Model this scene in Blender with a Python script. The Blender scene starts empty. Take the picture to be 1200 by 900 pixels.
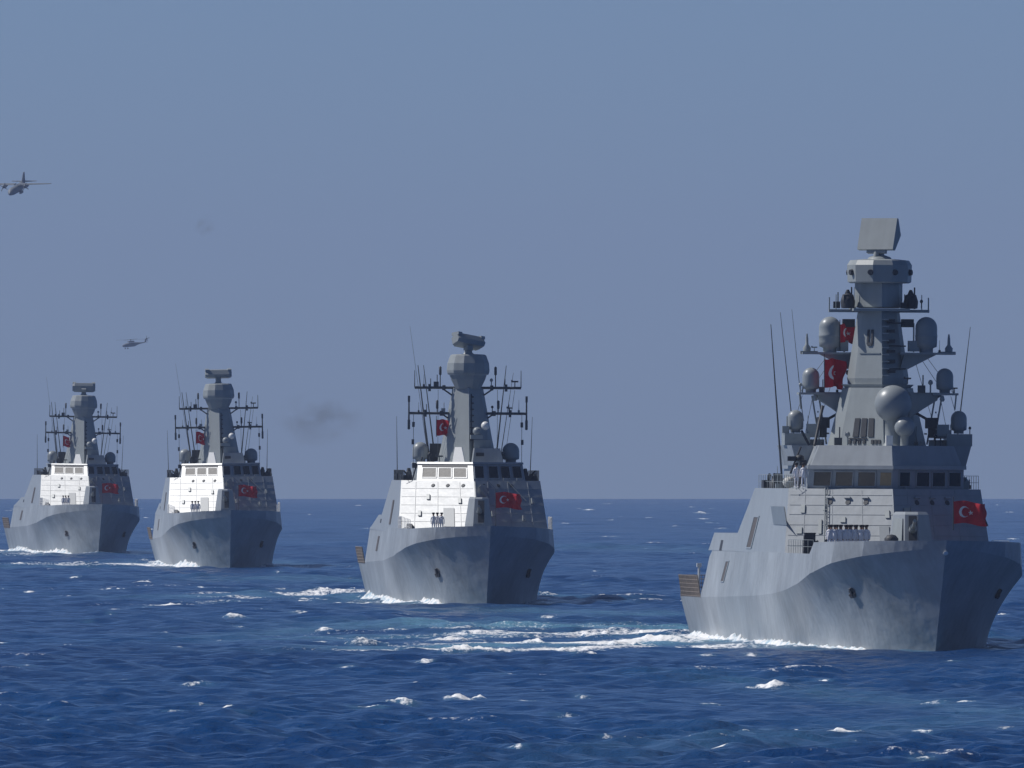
import bpy, math, random
import numpy as np
from mathutils import Vector, Matrix, Quaternion
random.seed(7)
rng = np.random.default_rng(11)
R = math.radians
SC = bpy.context.scene
COL = SC.collection

# ---------------------------------------------------------------- camera, sky, sun, exposure
CAM_H = 13.7            # eye height above the sea
RE = 7.43e6             # radius of the earth (with refraction)
F = 23800.0             # focal length in photograph pixels (1200 wide)
cam = bpy.data.cameras.new('camera')
cam.sensor_width = 36.0
cam.lens = 36.0 * F / 1200.0
cam.clip_start = 5.0
cam.clip_end = 200000.0
camo = bpy.data.objects.new('camera', cam)
COL.objects.link(camo)
camo.location = (0, 0, CAM_H)
camo.rotation_euler = (R(90) + math.atan(89 / F), 0, 0)
SC.camera = camo

SUN_AZ, SUN_EL = R(-77.0), R(48.0)      # azimuth clockwise from +Y
SUN_DIR = Vector((math.sin(SUN_AZ) * math.cos(SUN_EL), math.cos(SUN_AZ) * math.cos(SUN_EL), math.sin(SUN_EL)))
world = bpy.data.worlds.new('World')
SC.world = world
world.use_nodes = True
wn = world.node_tree.nodes
wl = world.node_tree.links
for n in list(wn):
    wn.remove(n)
sky = wn.new('ShaderNodeTexSky')
sky.sky_type = 'NISHITA'
sky.sun_disc = False
sky.sun_elevation = SUN_EL
sky.sun_rotation = SUN_AZ % (2 * math.pi)
sky.air_density = 0.42
sky.dust_density = 0.35
sky.ozone_density = 9.0
bg = wn.new('ShaderNodeBackground')
bg.inputs['Strength'].default_value = 0.072
wo = wn.new('ShaderNodeOutputWorld')
wl.new(sky.outputs[0], bg.inputs[0])
wl.new(bg.outputs[0], wo.inputs[0])

sl = bpy.data.lights.new('sun', 'SUN')
sl.energy = 3.7
sl.angle = R(0.5)
sl.color = (1.0, 0.97, 0.93)
so = bpy.data.objects.new('sun', sl)
COL.objects.link(so)
so.rotation_euler = SUN_DIR.to_track_quat('Z', 'Y').to_euler()
so.location = (-200, 200, 300)

SC.view_settings.view_transform = 'Standard'
SC.view_settings.look = 'None'
SC.view_settings.exposure = 0.0
SC.view_settings.gamma = 1.0
SC.render.engine = 'CYCLES'
SC.cycles.use_denoising = True
SC.cycles.max_bounces = 6
SC.cycles.diffuse_bounces = 3
SC.cycles.volume_bounces = 0

# ---------------------------------------------------------------- helpers
def tag(o, label=None, cat=None, group=None, kind=None):
    if label: o['label'] = label
    if cat: o['category'] = cat
    if group: o['group'] = group
    if kind: o['kind'] = kind
    return o

def empty(name, loc=(0, 0, 0), rz=0.0):
    o = bpy.data.objects.new(name, None)
    COL.objects.link(o)
    o.location = loc
    o.rotation_euler = (0, 0, rz)
    o.empty_display_size = 1.0
    return o

def kids(o):
    return [c for c in bpy.data.objects if c.parent == o]

def copy_tree(o, parent=None):
    c = o.copy()
    COL.objects.link(c)
    if parent is not None:
        c.parent = parent
    for ch in list(o.children):
        copy_tree(ch, c)
    return c

class MB:
    """collects shapes for ONE mesh"""
    def __init__(s):
        s.v = []; s.f = []; s.sm = []; s.mi = []; s.cur = 0
    def add(s, vs, fs, smooth=False):
        b = len(s.v)
        s.v += [tuple(p) for p in vs]
        for f in fs:
            s.f.append(tuple(b + i for i in f)); s.sm.append(smooth); s.mi.append(s.cur)
        return s
    def loft(s, loops, smooth=False, cap0=True, cap1=True, closed=True):
        n = len(loops[0]); vs = [p for l in loops for p in l]; fs = []
        m = n if closed else n - 1
        for k in range(len(loops) - 1):
            for i in range(m):
                j = (i + 1) % n
                fs.append((k * n + i, k * n + j, (k + 1) * n + j, (k + 1) * n + i))
        s.add(vs, fs, smooth)
        if cap0: s.add(loops[0], [tuple(reversed(range(n)))])
        if cap1: s.add(loops[-1], [tuple(range(n))])
        return s
    def prism(s, p0, z0, p1, z1):
        return s.loft([[(x, y, z0) for x, y in p0], [(x, y, z1) for x, y in p1]])
    def box(s, c, d, rot=None):
        x, y, z = d[0] / 2, d[1] / 2, d[2] / 2
        pts = [Vector(p) for p in [(-x, -y, -z), (x, -y, -z), (x, y, -z), (-x, y, -z), (-x, -y, z), (x, -y, z), (x, y, z), (-x, y, z)]]
        if rot is not None:
            pts = [rot @ p for p in pts]
        c = Vector(c)
        pts = [p + c for p in pts]
        return s.add(pts, [(0, 3, 2, 1), (4, 5, 6, 7), (0, 1, 5, 4), (1, 2, 6, 5), (2, 3, 7, 6), (3, 0, 4, 7)])
    def tube(s, p0, p1, r0, r1=None, n=8, smooth=True):
        r1 = r0 if r1 is None else r1
        p0 = Vector(p0); p1 = Vector(p1)
        q = (p1 - p0).to_track_quat('Z', 'Y')
        L = []
        for p, r in ((p0, r0), (p1, r1)):
            L.append([p + q @ Vector((math.cos(2 * math.pi * i / n) * r, math.sin(2 * math.pi * i / n) * r, 0)) for i in range(n)])
        return s.loft(L, smooth)
    def lathe(s, c, prof, n=20, smooth=True, rot=0.0, sy=1.0):
        L = []
        for r, z in prof:
            L.append([(c[0] + math.cos(rot + 2 * math.pi * i / n) * r, c[1] + math.sin(rot + 2 * math.pi * i / n) * r * sy, c[2] + z) for i in range(n)])
        return s.loft(L, smooth)
    def ball(s, c, r, n=20, m=12):
        return s.lathe(c, [(max(0.01, r * math.sin(math.pi * k / m)), -r * math.cos(math.pi * k / m)) for k in range(m + 1)], n)
    def fbox(s, q, u0, u1, v0, v1, t0, t1):
        """slab lying on a four-cornered face q (bl, br, tr, tl); t = distance out from it"""
        q = [Vector(p) for p in q]
        nrm = (q[1] - q[0]).cross(q[3] - q[0]).normalized()
        def P(u, v, t):
            return (q[0] * (1 - u) + q[1] * u) * (1 - v) + (q[3] * (1 - u) + q[2] * u) * v + nrm * t
        a = [P(u0, v0, t0), P(u1, v0, t0), P(u1, v1, t0), P(u0, v1, t0)]
        b = [P(u0, v0, t1), P(u1, v0, t1), P(u1, v1, t1), P(u0, v1, t1)]
        return s.loft([a, b])
    def fdisc(s, q, u, v, r, t0, t1, n=14):
        q = [Vector(p) for p in q]
        ex = (q[1] - q[0]).normalized(); nrm = (q[1] - q[0]).cross(q[3] - q[0]).normalized(); ey = nrm.cross(ex)
        c = (q[0] * (1 - u) + q[1] * u) * (1 - v) + (q[3] * (1 - u) + q[2] * u) * v
        L = [[c + nrm * t + ex * r * math.cos(2 * math.pi * i / n) + ey * r * math.sin(2 * math.pi * i / n) for i in range(n)] for t in (t0, t1)]
        return s.loft(L)
    def build(s, name, mat, parent=None, mats=None):
        me = bpy.data.meshes.new(name)
        me.from_pydata(s.v, [], s.f)
        me.polygons.foreach_set('use_smooth', s.sm)
        for m in (mats or [mat]):
            me.materials.append(m)
        if mats:
            me.polygons.foreach_set('material_index', s.mi)
        me.update()
        o = bpy.data.objects.new(name, me)
        COL.objects.link(o)
        if parent is not None:
            o.parent = parent
        return o

# ---------------------------------------------------------------- materials
def newmat(name):
    m = bpy.data.materials.new(name); m.use_nodes = True
    nt = m.node_tree
    for n in list(nt.nodes): nt.nodes.remove(n)
    o = nt.nodes.new('ShaderNodeOutputMaterial')
    p = nt.nodes.new('ShaderNodeBsdfPrincipled')
    nt.links.new(p.outputs[0], o.inputs['Surface'])
    return m, nt, p

def paint(name, col, rough=0.5, mottle=0.12, scale=0.6, bump=0.0, bscale=1.5, streak=0.0, rust=None, metal=0.0):
    m, nt, p = newmat(name)
    tc = nt.nodes.new('ShaderNodeTexCoord')
    mp = nt.nodes.new('ShaderNodeMapping'); mp.inputs['Scale'].default_value = (1, 1, 1)
    nt.links.new(tc.outputs['Object'], mp.inputs['Vector'])
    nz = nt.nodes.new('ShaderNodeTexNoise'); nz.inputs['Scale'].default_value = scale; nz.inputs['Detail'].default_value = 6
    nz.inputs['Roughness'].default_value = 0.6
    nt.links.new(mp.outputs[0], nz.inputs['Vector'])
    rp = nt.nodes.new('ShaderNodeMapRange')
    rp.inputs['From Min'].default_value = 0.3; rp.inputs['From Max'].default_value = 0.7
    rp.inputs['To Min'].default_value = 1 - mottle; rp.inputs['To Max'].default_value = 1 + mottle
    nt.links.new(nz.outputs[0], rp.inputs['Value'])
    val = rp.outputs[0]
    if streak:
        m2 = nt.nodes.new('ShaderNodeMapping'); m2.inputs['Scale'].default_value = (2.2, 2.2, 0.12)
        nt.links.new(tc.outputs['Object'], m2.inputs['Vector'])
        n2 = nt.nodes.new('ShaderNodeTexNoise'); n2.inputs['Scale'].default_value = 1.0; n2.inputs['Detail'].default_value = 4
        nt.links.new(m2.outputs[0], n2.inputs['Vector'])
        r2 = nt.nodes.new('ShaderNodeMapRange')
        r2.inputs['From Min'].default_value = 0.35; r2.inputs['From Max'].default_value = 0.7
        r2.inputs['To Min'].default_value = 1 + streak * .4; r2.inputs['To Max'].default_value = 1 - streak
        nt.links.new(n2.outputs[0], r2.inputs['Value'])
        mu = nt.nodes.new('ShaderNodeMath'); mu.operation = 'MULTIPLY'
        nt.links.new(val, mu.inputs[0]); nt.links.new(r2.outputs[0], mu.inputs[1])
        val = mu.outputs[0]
    vm = nt.nodes.new('ShaderNodeVectorMath'); vm.operation = 'SCALE'
    vm.inputs[0].default_value = col
    nt.links.new(val, vm.inputs['Scale'])
    colout = vm.outputs[0]
    if rust:
        n3 = nt.nodes.new('ShaderNodeTexNoise'); n3.inputs['Scale'].default_value = 0.9; n3.inputs['Detail'].default_value = 8
        nt.links.new(m2.outputs[0] if streak else mp.outputs[0], n3.inputs['Vector'])
        r3 = nt.nodes.new('ShaderNodeMapRange'); r3.inputs['From Min'].default_value = 0.66; r3.inputs['From Max'].default_value = 0.82
        r3.inputs['To Max'].default_value = 0.55
        nt.links.new(n3.outputs[0], r3.inputs['Value'])
        mx = nt.nodes.new('ShaderNodeMix'); mx.data_type = 'RGBA'
        nt.links.new(r3.outputs[0], mx.inputs['Factor']); nt.links.new(colout, mx.inputs['A']); mx.inputs['B'].default_value = (*rust, 1)
        colout = mx.outputs['Result']
    nt.links.new(colout, p.inputs['Base Color'])
    p.inputs['Roughness'].default_value = rough
    p.inputs['Metallic'].default_value = metal
    if bump:
        nb = nt.nodes.new('ShaderNodeTexNoise'); nb.inputs['Scale'].default_value = bscale; nb.inputs['Detail'].default_value = 2
        nt.links.new(tc.outputs['Object'], nb.inputs['Vector'])
        b = nt.nodes.new('ShaderNodeBump'); b.inputs['Strength'].default_value = 1.0; b.inputs['Distance'].default_value = bump
        nt.links.new(nb.outputs[0], b.inputs['Height'])
        nt.links.new(b.outputs[0], p.inputs['Normal'])
    return m

GREY = (0.32, 0.35, 0.375)
M = {}
M['hull'] = paint('navy grey hull paint', GREY, 0.42, 0.24, 0.16, 0.07, 0.8, 0.12, rust=(0.2, 0.13, 0.09))  # mottle mixes dirty patches with painted light dappled off the waves
M['upper'] = paint('navy grey superstructure paint', GREY, 0.37, 0.07, 0.5, 0.010, 1.1, 0.09)
M['mast'] = paint('navy grey mast paint', (0.31, 0.34, 0.345), 0.42, 0.06, 0.8, 0.01, 1.0, 0.06)
M['dome'] = paint('pale grey radome', (0.28, 0.31, 0.325), 0.38, 0.04, 1.0)
M['deck'] = paint('dark deck coating', (0.10, 0.11, 0.12), 0.8, 0.15, 1.0)
M['dark'] = paint('dark equipment', (0.035, 0.04, 0.05), 0.6, 0.2, 2.0)
M['pole'] = paint('dark antenna', (0.07, 0.08, 0.09), 0.5, 0.1, 2.0)
M['white'] = paint('white painted casing', (0.8, 0.8, 0.78), 0.4, 0.03, 2.0)
M['net'] = paint('brown net', (0.21, 0.18, 0.16), 0.9, 0.3, 6.0)
M['recess'] = paint('recess shade paint', (0.10, 0.09, 0.09), 0.7, 0.15, 2.0)  # shade of slots and recesses put into the colour; plates are not hollow
M['panel'] = paint('bluish panel', (0.16, 0.19, 0.22), 0.45, 0.08, 1.0)
M['glass'] = paint('dark window glass', (0.010, 0.013, 0.018), 0.12, 0.1, 2.0)
M['pane'] = paint('window with pale blind', (0.20, 0.19, 0.17), 0.6, 0.2, 3.0)  # pale panes for the starboard front of the corvette bridge
M['amber'] = paint('window with amber shade', (0.28, 0.20, 0.10), 0.2, 0.15, 3.0)
M['cloth'] = paint('white uniform cloth', (0.88, 0.88, 0.92), 0.9, 0.06, 8.0)
M['skin'] = paint('skin', (0.35, 0.2, 0.13), 0.6, 0.05, 8.0)
M['hair'] = paint('dark cap', (0.02, 0.02, 0.025), 0.7, 0.1, 8.0)
M['red'] = paint('red flag cloth', (0.55, 0.012, 0.03), 0.8, 0.08, 2.0)
M['flagwhite'] = paint('white flag cloth', (0.8, 0.8, 0.8), 0.8, 0.03, 2.0)
M['plane'] = paint('dull aircraft grey', (0.17, 0.19, 0.21), 0.6, 0.05, 0.5)

# ---------------------------------------------------------------- sea
def depth_of(py):
    """distance at which the curved sea shows at photograph row py (below the horizon)"""
    t = (py - 539) / F
    # t = CAM_H/D + D/(2RE)
    a = 1 / (2 * RE); disc = max(0.0, t * t - 4 * a * CAM_H)
    return (t - math.sqrt(disc)) / (2 * a)

SHIPS = {   # bow column, distance, heading off the line of sight, hull length, half-beam
    'frigate': (1096.0, 1469.0, 6.5),
    'c2': (570.0, 1950.0, 3.3),
    'c3': (269.5, 2653.0, 2.0),
    'c4': (115.0, 3090.0, 4.5),
}
def ship_place(k):
    X, D, th = SHIPS[k]
    b = math.atan((X - 600) / F)
    return ((X - 600) / F * D, D, -D * D / (2 * RE)), R(th) - b

ROLL = {'frigate': R(.35), 'c2': R(.3), 'c3': R(-.9), 'c4': R(.9)}
def ship_matrix(k):
    loc, rz = ship_place(k)
    return Matrix.Translation(loc) @ Matrix.Rotation(rz, 4, 'Z') @ Matrix.Rotation(ROLL[k], 4, 'Y')

def lerp_tab(tab, x):
    return np.interp(x, [a for a, _ in tab], [b for _, b in tab])

FR_W = [(0, .0), (3, 2.1), (6, 3.6), (10, 4.7), (15, 5.4), (20, 6.0), (32, 7.1), (45, 7.4), (70, 7.4), (104, 7.15)]
AD_W = [(0, .0), (3, 2.0), (6, 3.4), (10, 4.4), (18, 5.6), (28, 6.5), (42, 7.0), (65, 7.0), (92, 6.7)]

def build_sea():
    # angular columns (fine across the view, coarse round the rest)
    a_in = np.linspace(-1.95, 1.95, 760)
    g = 1.95 + np.cumsum(0.006 * 1.08 ** np.arange(0, 120)); g = g[g < 179]
    a_out = np.concatenate([g, [180.0]])
    ang = np.radians(np.concatenate([-a_out[::-1][1:], a_in, a_out]))   # -180 dropped, the fan closes at 180
    ang = np.concatenate([[-math.pi], ang])
    r0 = np.geomspace(4, 850, 70)[:-1]
    k = 1500.0
    r1 = 850 * np.exp(np.arange(0, int(k * math.log(3500 / 850))) / k)
    r2 = np.geomspace(r1[-1], 9000, 900)[1:]
    r3 = np.geomspace(9000, 34000, 160)[1:]
    r = np.concatenate([r0, r1, r2, r3])
    dr = np.gradient(r)
    A, Rr = np.meshgrid(ang, r)          # rows: radius
    X = Rr * np.sin(A); Y = Rr * np.cos(A)
    Z = np.zeros_like(X)
    foam = np.zeros_like(X, dtype=np.float32); aer = np.zeros_like(foam)
    inner = np.abs(ang) < R(12)
    ii = np.where(inner)[0]; i0, i1 = ii[0], ii[-1] + 1
    DA = np.gradient(ang)
    cell = np.maximum(dr[:, None] * 1.0, (Rr * DA[None, :]) * 1.0)
    # waves
    n = 110
    lam = np.geomspace(1.3, 46, n)
    wind = R(50)                          # direction the waves travel, from +X towards +Y
    H = np.zeros_like(X)
    Xs = X[:, i0:i1]; Ys = Y[:, i0:i1]; cs = cell[:, i0:i1]; Hs = np.zeros_like(Xs)
    for l in lam:
        th = wind + rng.normal(0, 0.95)
        slope = 0.070 * min(1.0, (l / 2.8) ** -0.98) * (0.6 + 0.8 * rng.random())
        amp = slope * l / (2 * math.pi)
        kx, ky = math.cos(th) * 2 * math.pi / l, math.sin(th) * 2 * math.pi / l
        ph = rng.random() * 6.283
        w = np.clip((l / cs - 2.2) / 2.0, 0, 1)
        rows = np.where(w.max(axis=1) > 0)[0]
        if len(rows) == 0: continue
        s = slice(rows[0], rows[-1] + 1)
        q = kx * Xs[s] + ky * Ys[s] + ph
        sn = np.sin(q)
        Hs[s] += w[s] * amp * (sn + 0.22 * np.cos(2 * q) * -1)
    # gustiness
    G = 0.8 + 0.25 * np.sin(Xs / 37 + Ys / 90 + 1) * np.sin(Xs / 61 - Ys / 140) + 0.15 * np.sin(Xs / 13 + Ys / 55 + 2)
    Hs *= G
    H[:, i0:i1] = Hs
    sd0 = float(Hs[200:1200].std())
    patch = .5 + .5 * np.sin(Xs / 5.3 + 3 * np.sin(Ys / 71)) * np.sin(Ys / 23 + 2 * np.sin(Xs / 17))
    foam[:, i0:i1] = np.clip((Hs / sd0 - 2.25) * 1.3, 0, .62) * np.clip(patch * 2 - .9, 0, 1)
    sd = float(Hs[200:1200, 100:-100].std())
    # foam strokes and whitecaps: (px0, py0, px1, py1, half depth m, height m, foam)
    strokes = []
    def W(px, py):
        D = depth_of(py); return (px - 600) / F * D, D
    def stroke(px0, py0, px1, py1, wd, h, f, arr=0, taper=True):
        if arr:
            x0, y0 = W(px0, py0); x1, y1 = W(px1, py1); tl = 0
        else:       # a crest keeps its distance; what slants is the height of the crest
            x0, y0 = W(px0, max(py0, py1)); D = y0; x1, y1 = (px1 - 600) / F * D, D
            tl = max(-.6, min(.6, (py0 - py1) / (F / D)))
        strokes.append((x0, y0, x1, y1, wd, h, f, arr, taper, tl))
    S = stroke
    # whitecaps seen in the photograph
    for a in [(415, 831, 450, 826, 1.6, .38, 1.2), (447, 827, 482, 819, 1.6, .38, 1.1), (528, 813, 550, 822, 1.6, .4, 1.2), (550, 821, 571, 816, 1.4, .3, .95),
              (882, 809, 922, 803, 1.5, .34, 1.05), (975, 851, 1003, 858, 1.3, .34, 1.2), (927, 857, 942, 854, 1.2, .26, 1.0), (1083, 826, 1104, 822, 1.4, .3, 1.0),
              (842, 866, 882, 861, 1.2, .2, .9), (672, 852, 700, 849, 1.2, .2, .85), (255, 833, 280, 828, 1.3, .28, .9), (200, 805, 245, 804, 1.5, .2, .7),
              (465, 870, 476, 868, 1.0, .2, .85), (480, 870, 492, 868, 1.0, .24, 1.0), (373, 815, 384, 813, 1.2, .26, .9), (146, 773, 157, 771, 1.2, .25, .95),
              (205, 761, 214, 760, 1.3, .2, .7), (1022, 897, 1034, 893, 1.0, .25, .9), (1072, 896, 1090, 894, 1.0, .2, .8), (916, 898, 932, 895, 1.0, .25, .8),
              (492, 776, 504, 779, 1.6, .3, .95), (484, 803, 493, 802, 1.3, .2, .8), (990, 868, 1000, 870, 1.0, .16, .7), (1175, 830, 1195, 826, 1.2, .2, .65),
              (120, 692, 160, 689, 3.5, .7, 1.1), (155, 685, 178, 683, 3.0, .5, 1.0), (178, 710, 215, 708, 3.0, .6, 1.15), (213, 707, 290, 704, 4, .3, .65),
              (31, 694, 38, 693, 2.5, .9, 1.2), (70, 700, 84, 699, 2.2, .4, 1.1), (264, 719, 290, 725, 2.5, .5, 1.1), (278, 736, 290, 735, 2, .4, .8),
              (38, 684, 44, 684, 2.5, .3, .8), (10, 662, 30, 661, 4, 1.0, 1.0), (0, 705, 6, 702, 2, .4, 1), (100, 740, 106, 740, 1.5, .3, .9), (245, 752, 262, 749, 1.5, .25, .7),
              (325, 738, 345, 737, 2.5, .5, 1.1), (374, 741, 386, 741, 2.5, .5, 1.1), (343, 720, 372, 719, 2.5, .35, .9), (385, 728, 402, 726, 2.5, .4, 1.0),
              (1152, 750, 1178, 749, 1.6, .4, 1.15), (1184, 733, 1196, 731, 1.8, .4, .95), (1166, 722, 1180, 720, 1.8, .4, .9),
              (633, 695, 660, 700, 2.4, .4, .9), (645, 663, 660, 661, 3, .6, 1.05), (755, 607, 767, 606, 10, .8, 1), (700, 611, 710, 610, 8, .8, .9), (814, 599, 830, 602, 14, 1, .9),
              (712, 610, 720, 610, 8, .8, .9), (686, 598, 694, 597, 14, .9, .9), (752, 645, 762, 645, 4, .6, .9), (718, 644, 726, 643, 4, .6, .9), (839, 620, 852, 619, 6, .8, .9)]:
        S(*a)
    # frigate's starboard wave train
    for a in [(525, 759, 600, 766, 1.7, .55, 1.4), (560, 763, 640, 765, 1.8, .5, 1.3), (632, 764, 700, 757, 1.8, .5, 1.3), (690, 757, 760, 751, 1.8, .5, 1.2), (610, 755, 640, 749, 2.2, .5, 1.1), (690, 746, 812, 744, 2.6, .55, 1.3),
              (640, 742, 720, 746, 3.5, .35, 1.0), (725, 752, 812, 749, 2.2, .45, 1.3), (780, 761, 860, 758, 1.8, .5, 1.35), (675, 771, 702, 772, 1.6, .3, 1.0), (440, 741, 500, 741, 3, .35, 1.0), (500, 738, 560, 733, 4, .3, .8),
              (410, 750, 452, 755, 2, .3, .9), (505, 751, 560, 746, 2.5, .35, .95), (700, 701, 760, 700, 3.0, .55, 1.15), (660, 699, 690, 700, 3.0, .3, .8), (745, 702, 765, 702, 3, .3, 1)]:
        S(*a)
    # second ship
    for a in [(347, 693, 380, 694, 3, 1.0, 1.45), (378, 695, 432, 695, 3, .8, 1.4), (300, 704, 350, 701, 3, .5, 1.1), (345, 705, 362, 706, 2.5, .5, 1.1), (398, 706, 440, 708, 2.4, .5, 1.3), (320, 697, 350, 697, 3, .4, 1.0),
              (300, 696, 320, 696, 3, .4, .9), (462, 722, 482, 721, 3, .3, .8)]:
        S(*a)
    # third and fourth
    for a in [(85, 665, 130, 666, 4, .6, 1.1), (128, 665, 182, 661, 4, .7, 1.3), (100, 661, 122, 660, 4, .5, .9), (322, 664, 338, 664, 4, .8, 1.3), (334, 664, 362, 665, 4, .5, 1.0), (338, 677, 420, 679, 6, .3, .6),
              (0, 649, 12, 649, 6, .6, 1.2), (150, 651, 166, 650, 5, .6, 1.0), (300, 693, 345, 690, 5, .3, .7)]:
        S(*a)
    # turquoise aerated water (second channel)
    for a in [(560, 735, 820, 738, 34, 0, 1.3, 1), (440, 748, 620, 745, 26, 0, .7, 1), (560, 758, 900, 752, 24, 0, 1.2, 1), (620, 718, 830, 722, 40, 0, .6, 1), (400, 738, 560, 730, 26, 0, .6, 1),
              (290, 700, 440, 700, 36, 0, .7, 1), (90, 664, 190, 664, 60, 0, .6, 1), (320, 680, 440, 682, 60, 0, .5, 1), (600, 640, 800, 645, 140, 0, .3, 1), (0, 650, 60, 650, 80, 0, .5, 1),
              (535, 762, 830, 758, 12, 0, .92, 2), (620, 754, 850, 751, 15, 0, 1.0, 2), (580, 745, 825, 743, 17, 0, .82, 2), (480, 748, 640, 747, 13, 0, .6, 2), (640, 737, 825, 737, 16, 0, .55, 2), (440, 742, 620, 740, 12, 0, .46, 2), (800, 760, 1000, 760, 7, 0, .6, 2), (400, 752, 560, 750, 10, 0, .36, 2),
              (300, 697, 430, 697, 20, 0, .82, 2), (320, 703, 430, 706, 14, 0, .72, 2), (80, 663, 190, 664, 40, 0, .8, 2), (-20, 650, 60, 650, 60, 0, .75, 2), (680, 702, 800, 701, 14, 0, .5, 2), (110, 690, 180, 688, 14, 0, .5, 2), (180, 709, 260, 707, 11, 0, .48, 2),
              (320, 664, 370, 665, 24, 0, .5, 2), (560, 735, 780, 733, 20, 0, .42, 2),
              (1020, 820, 1200, 840, 50, 0, .35, 1), (860, 870, 1100, 850, 40, 0, .25, 1)]:
        S(*a[:7], arr=a[7])
    # scattered small whitecaps
    for _ in range(620):
        py = 588 + 312 * random.random() ** 1.5; px = random.uniform(-250, 1450)
        if py > 760 and random.random() < .45: continue
        D = depth_of(py); ppm = F / D
        wpx = random.uniform(3, 14) if py < 700 else random.uniform(4, 20)
        ln = wpx / ppm
        x0, y0 = W(px, py)
        a = random.gauss(0, .5)
        strokes.append((x0 - ln / 2, y0 - ln * .5 * math.sin(a), x0 + ln / 2, y0 + ln * .5 * math.sin(a), max(1.1, D / 900) * random.uniform(.8, 1.5),
                        min(.9, (1.2 + 2.4 * random.random()) / ppm), random.uniform(.6, 1.05), 0, True, 0.0))
    for (x0, y0, x1, y1, wd, h, f, arr, tp, tl) in strokes:
        ln = math.hypot(x1 - x0, y1 - y0) + 1e-6
        h = min(h, .12 + .13 * ln)
        m = wd * 3 + ln * .1
        ra = np.searchsorted(r, min(y0, y1) - m); rb = np.searchsorted(r, max(y0, y1) + m)
        mx = (3 * wd if arr == 0 else 30)
        if arr == 0: mx = min(mx, .8 + ln * .25)
        D = .5 * (y0 + y1)
        ca = np.searchsorted(ang, (min(x0, x1) - mx) / D); cb = np.searchsorted(ang, (max(x0, x1) + mx) / D)
        if rb <= ra or cb <= ca: continue
        xs = X[ra:rb, ca:cb]; ys = Y[ra:rb, ca:cb]
        # along mostly x: parameter by x, distance by y (with a wobble so that the crest meanders)
        t = (xs - x0) / (x1 - x0 + 1e-6 if abs(x1 - x0) > 1e-6 else 1)
        wob = wd * .4 * np.sin(xs * 1.7 + y0) + wd * .25 * np.sin(xs * 4.3 + y0 * 2)
        d = (ys - (y0 + t * (y1 - y0)) - (wob if arr == 0 else 0)) / wd
        e = np.clip(np.maximum(-t, t - 1), 0, None) * abs(x1 - x0) / max(.15, mx * .4)
        lump = .75 + .35 * np.sin(xs * 2.9 + y0 * 3) * np.sin(xs * 1.3 + 1) + .2 * np.sin(xs * 7.1 + y0)
        tt = np.clip(t, 0, 1)
        tap = (np.sin(math.pi * np.clip(tt, .06, .94))) ** .5 if tp else 1
        g = np.exp(-d * d) * np.exp(-e * e) * (tap if arr == 0 else 1)
        if arr == 0:
            H[ra:rb, ca:cb] += g * (h * .42 * lump * (.7 + .5 * np.abs(np.sin(xs * 9.3 + ys * 1.1 + y0)) ) + (tl * (t - (0 if tl > 0 else 1)) if tl else 0))
            foam[ra:rb, ca:cb] = np.maximum(foam[ra:rb, ca:cb], f * g ** .5)
            aer[ra:rb, ca:cb] = np.maximum(aer[ra:rb, ca:cb], .5 * f * np.exp(-d * d / 4) * np.exp(-e * e))
        else:
            (aer if arr == 1 else foam)[ra:rb, ca:cb] = np.maximum((aer if arr == 1 else foam)[ra:rb, ca:cb], f * g)
    # wash along every hull
    for key, tab in (('frigate', FR_W), ('c2', AD_W), ('c3', AD_W), ('c4', AD_W)):
        (bx, by, bz), rz = ship_place(key)
        L = tab[-1][0]
        ra = np.searchsorted(r, by - 30); rb = np.searchsorted(r, by + L + 200)
        c_, s_ = math.cos(rz), math.sin(rz)
        xs = X[ra:rb] - bx; ys = Y[ra:rb] - by
        lx = xs * c_ + ys * s_; ly = -xs * s_ + ys * c_
        b = lerp_tab(tab, np.clip(ly, 0, L))
        d = np.abs(lx) - b
        on = (ly > -1.5) & (ly < L + 170) & (d > -3)
        n1 = .55 + .45 * np.sin(ly * .31 + lx * .9 + by) * np.sin(ly * .12 + 2) + .25 * np.sin(ly * .9 + lx * 2)
        behind = np.clip((L + 170 - ly) / 170, 0, 1)
        g = np.exp(-(np.clip(d, 0, 99) / 1.3) ** 2) * on * np.clip((ly - 6) / 10, 0, 1)
        g = np.where(ly > L, behind * np.exp(-(lx / 9) ** 4) * on, g)
        foam[ra:rb] = np.maximum(foam[ra:rb], 1.25 * g * np.clip(n1, 0, 1.2))
        H[ra:rb] += .25 * g * np.clip(n1, 0, 1)
        g2 = np.exp(-(np.clip(d, 0, 99) / 9) ** 2) * on * behind
        aer[ra:rb] = np.maximum(aer[ra:rb], .55 * g2)
    Z = H - (X * X + Y * Y) / (2 * RE)
    nr, nc = X.shape
    co = np.stack([X, Y, Z], axis=-1).astype(np.float32).reshape(-1)
    i = np.arange(nr - 1)[:, None] * nc; j = np.arange(nc - 1)[None, :]
    q = np.stack([i + j, i + nc + j, i + nc + j + 1, i + j + 1], axis=-1).reshape(-1, 4)[:, ::-1].astype(np.int32)
    me = bpy.data.meshes.new('sea')
    me.vertices.add(nr * nc); me.vertices.foreach_set('co', co)
    nf = len(q)
    me.loops.add(nf * 4); me.loops.foreach_set('vertex_index', q.reshape(-1))
    me.polygons.add(nf); me.polygons.foreach_set('loop_start', np.arange(nf, dtype=np.int32) * 4)
    me.polygons.foreach_set('use_smooth', np.ones(nf, dtype=bool))
    at = me.attributes.new('foam', 'FLOAT', 'POINT'); at.data.foreach_set('value', foam.reshape(-1).astype(np.float32))
    at = me.attributes.new('aeration', 'FLOAT', 'POINT'); at.data.foreach_set('value', aer.reshape(-1).astype(np.float32))
    me.update(calc_edges=True)
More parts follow.
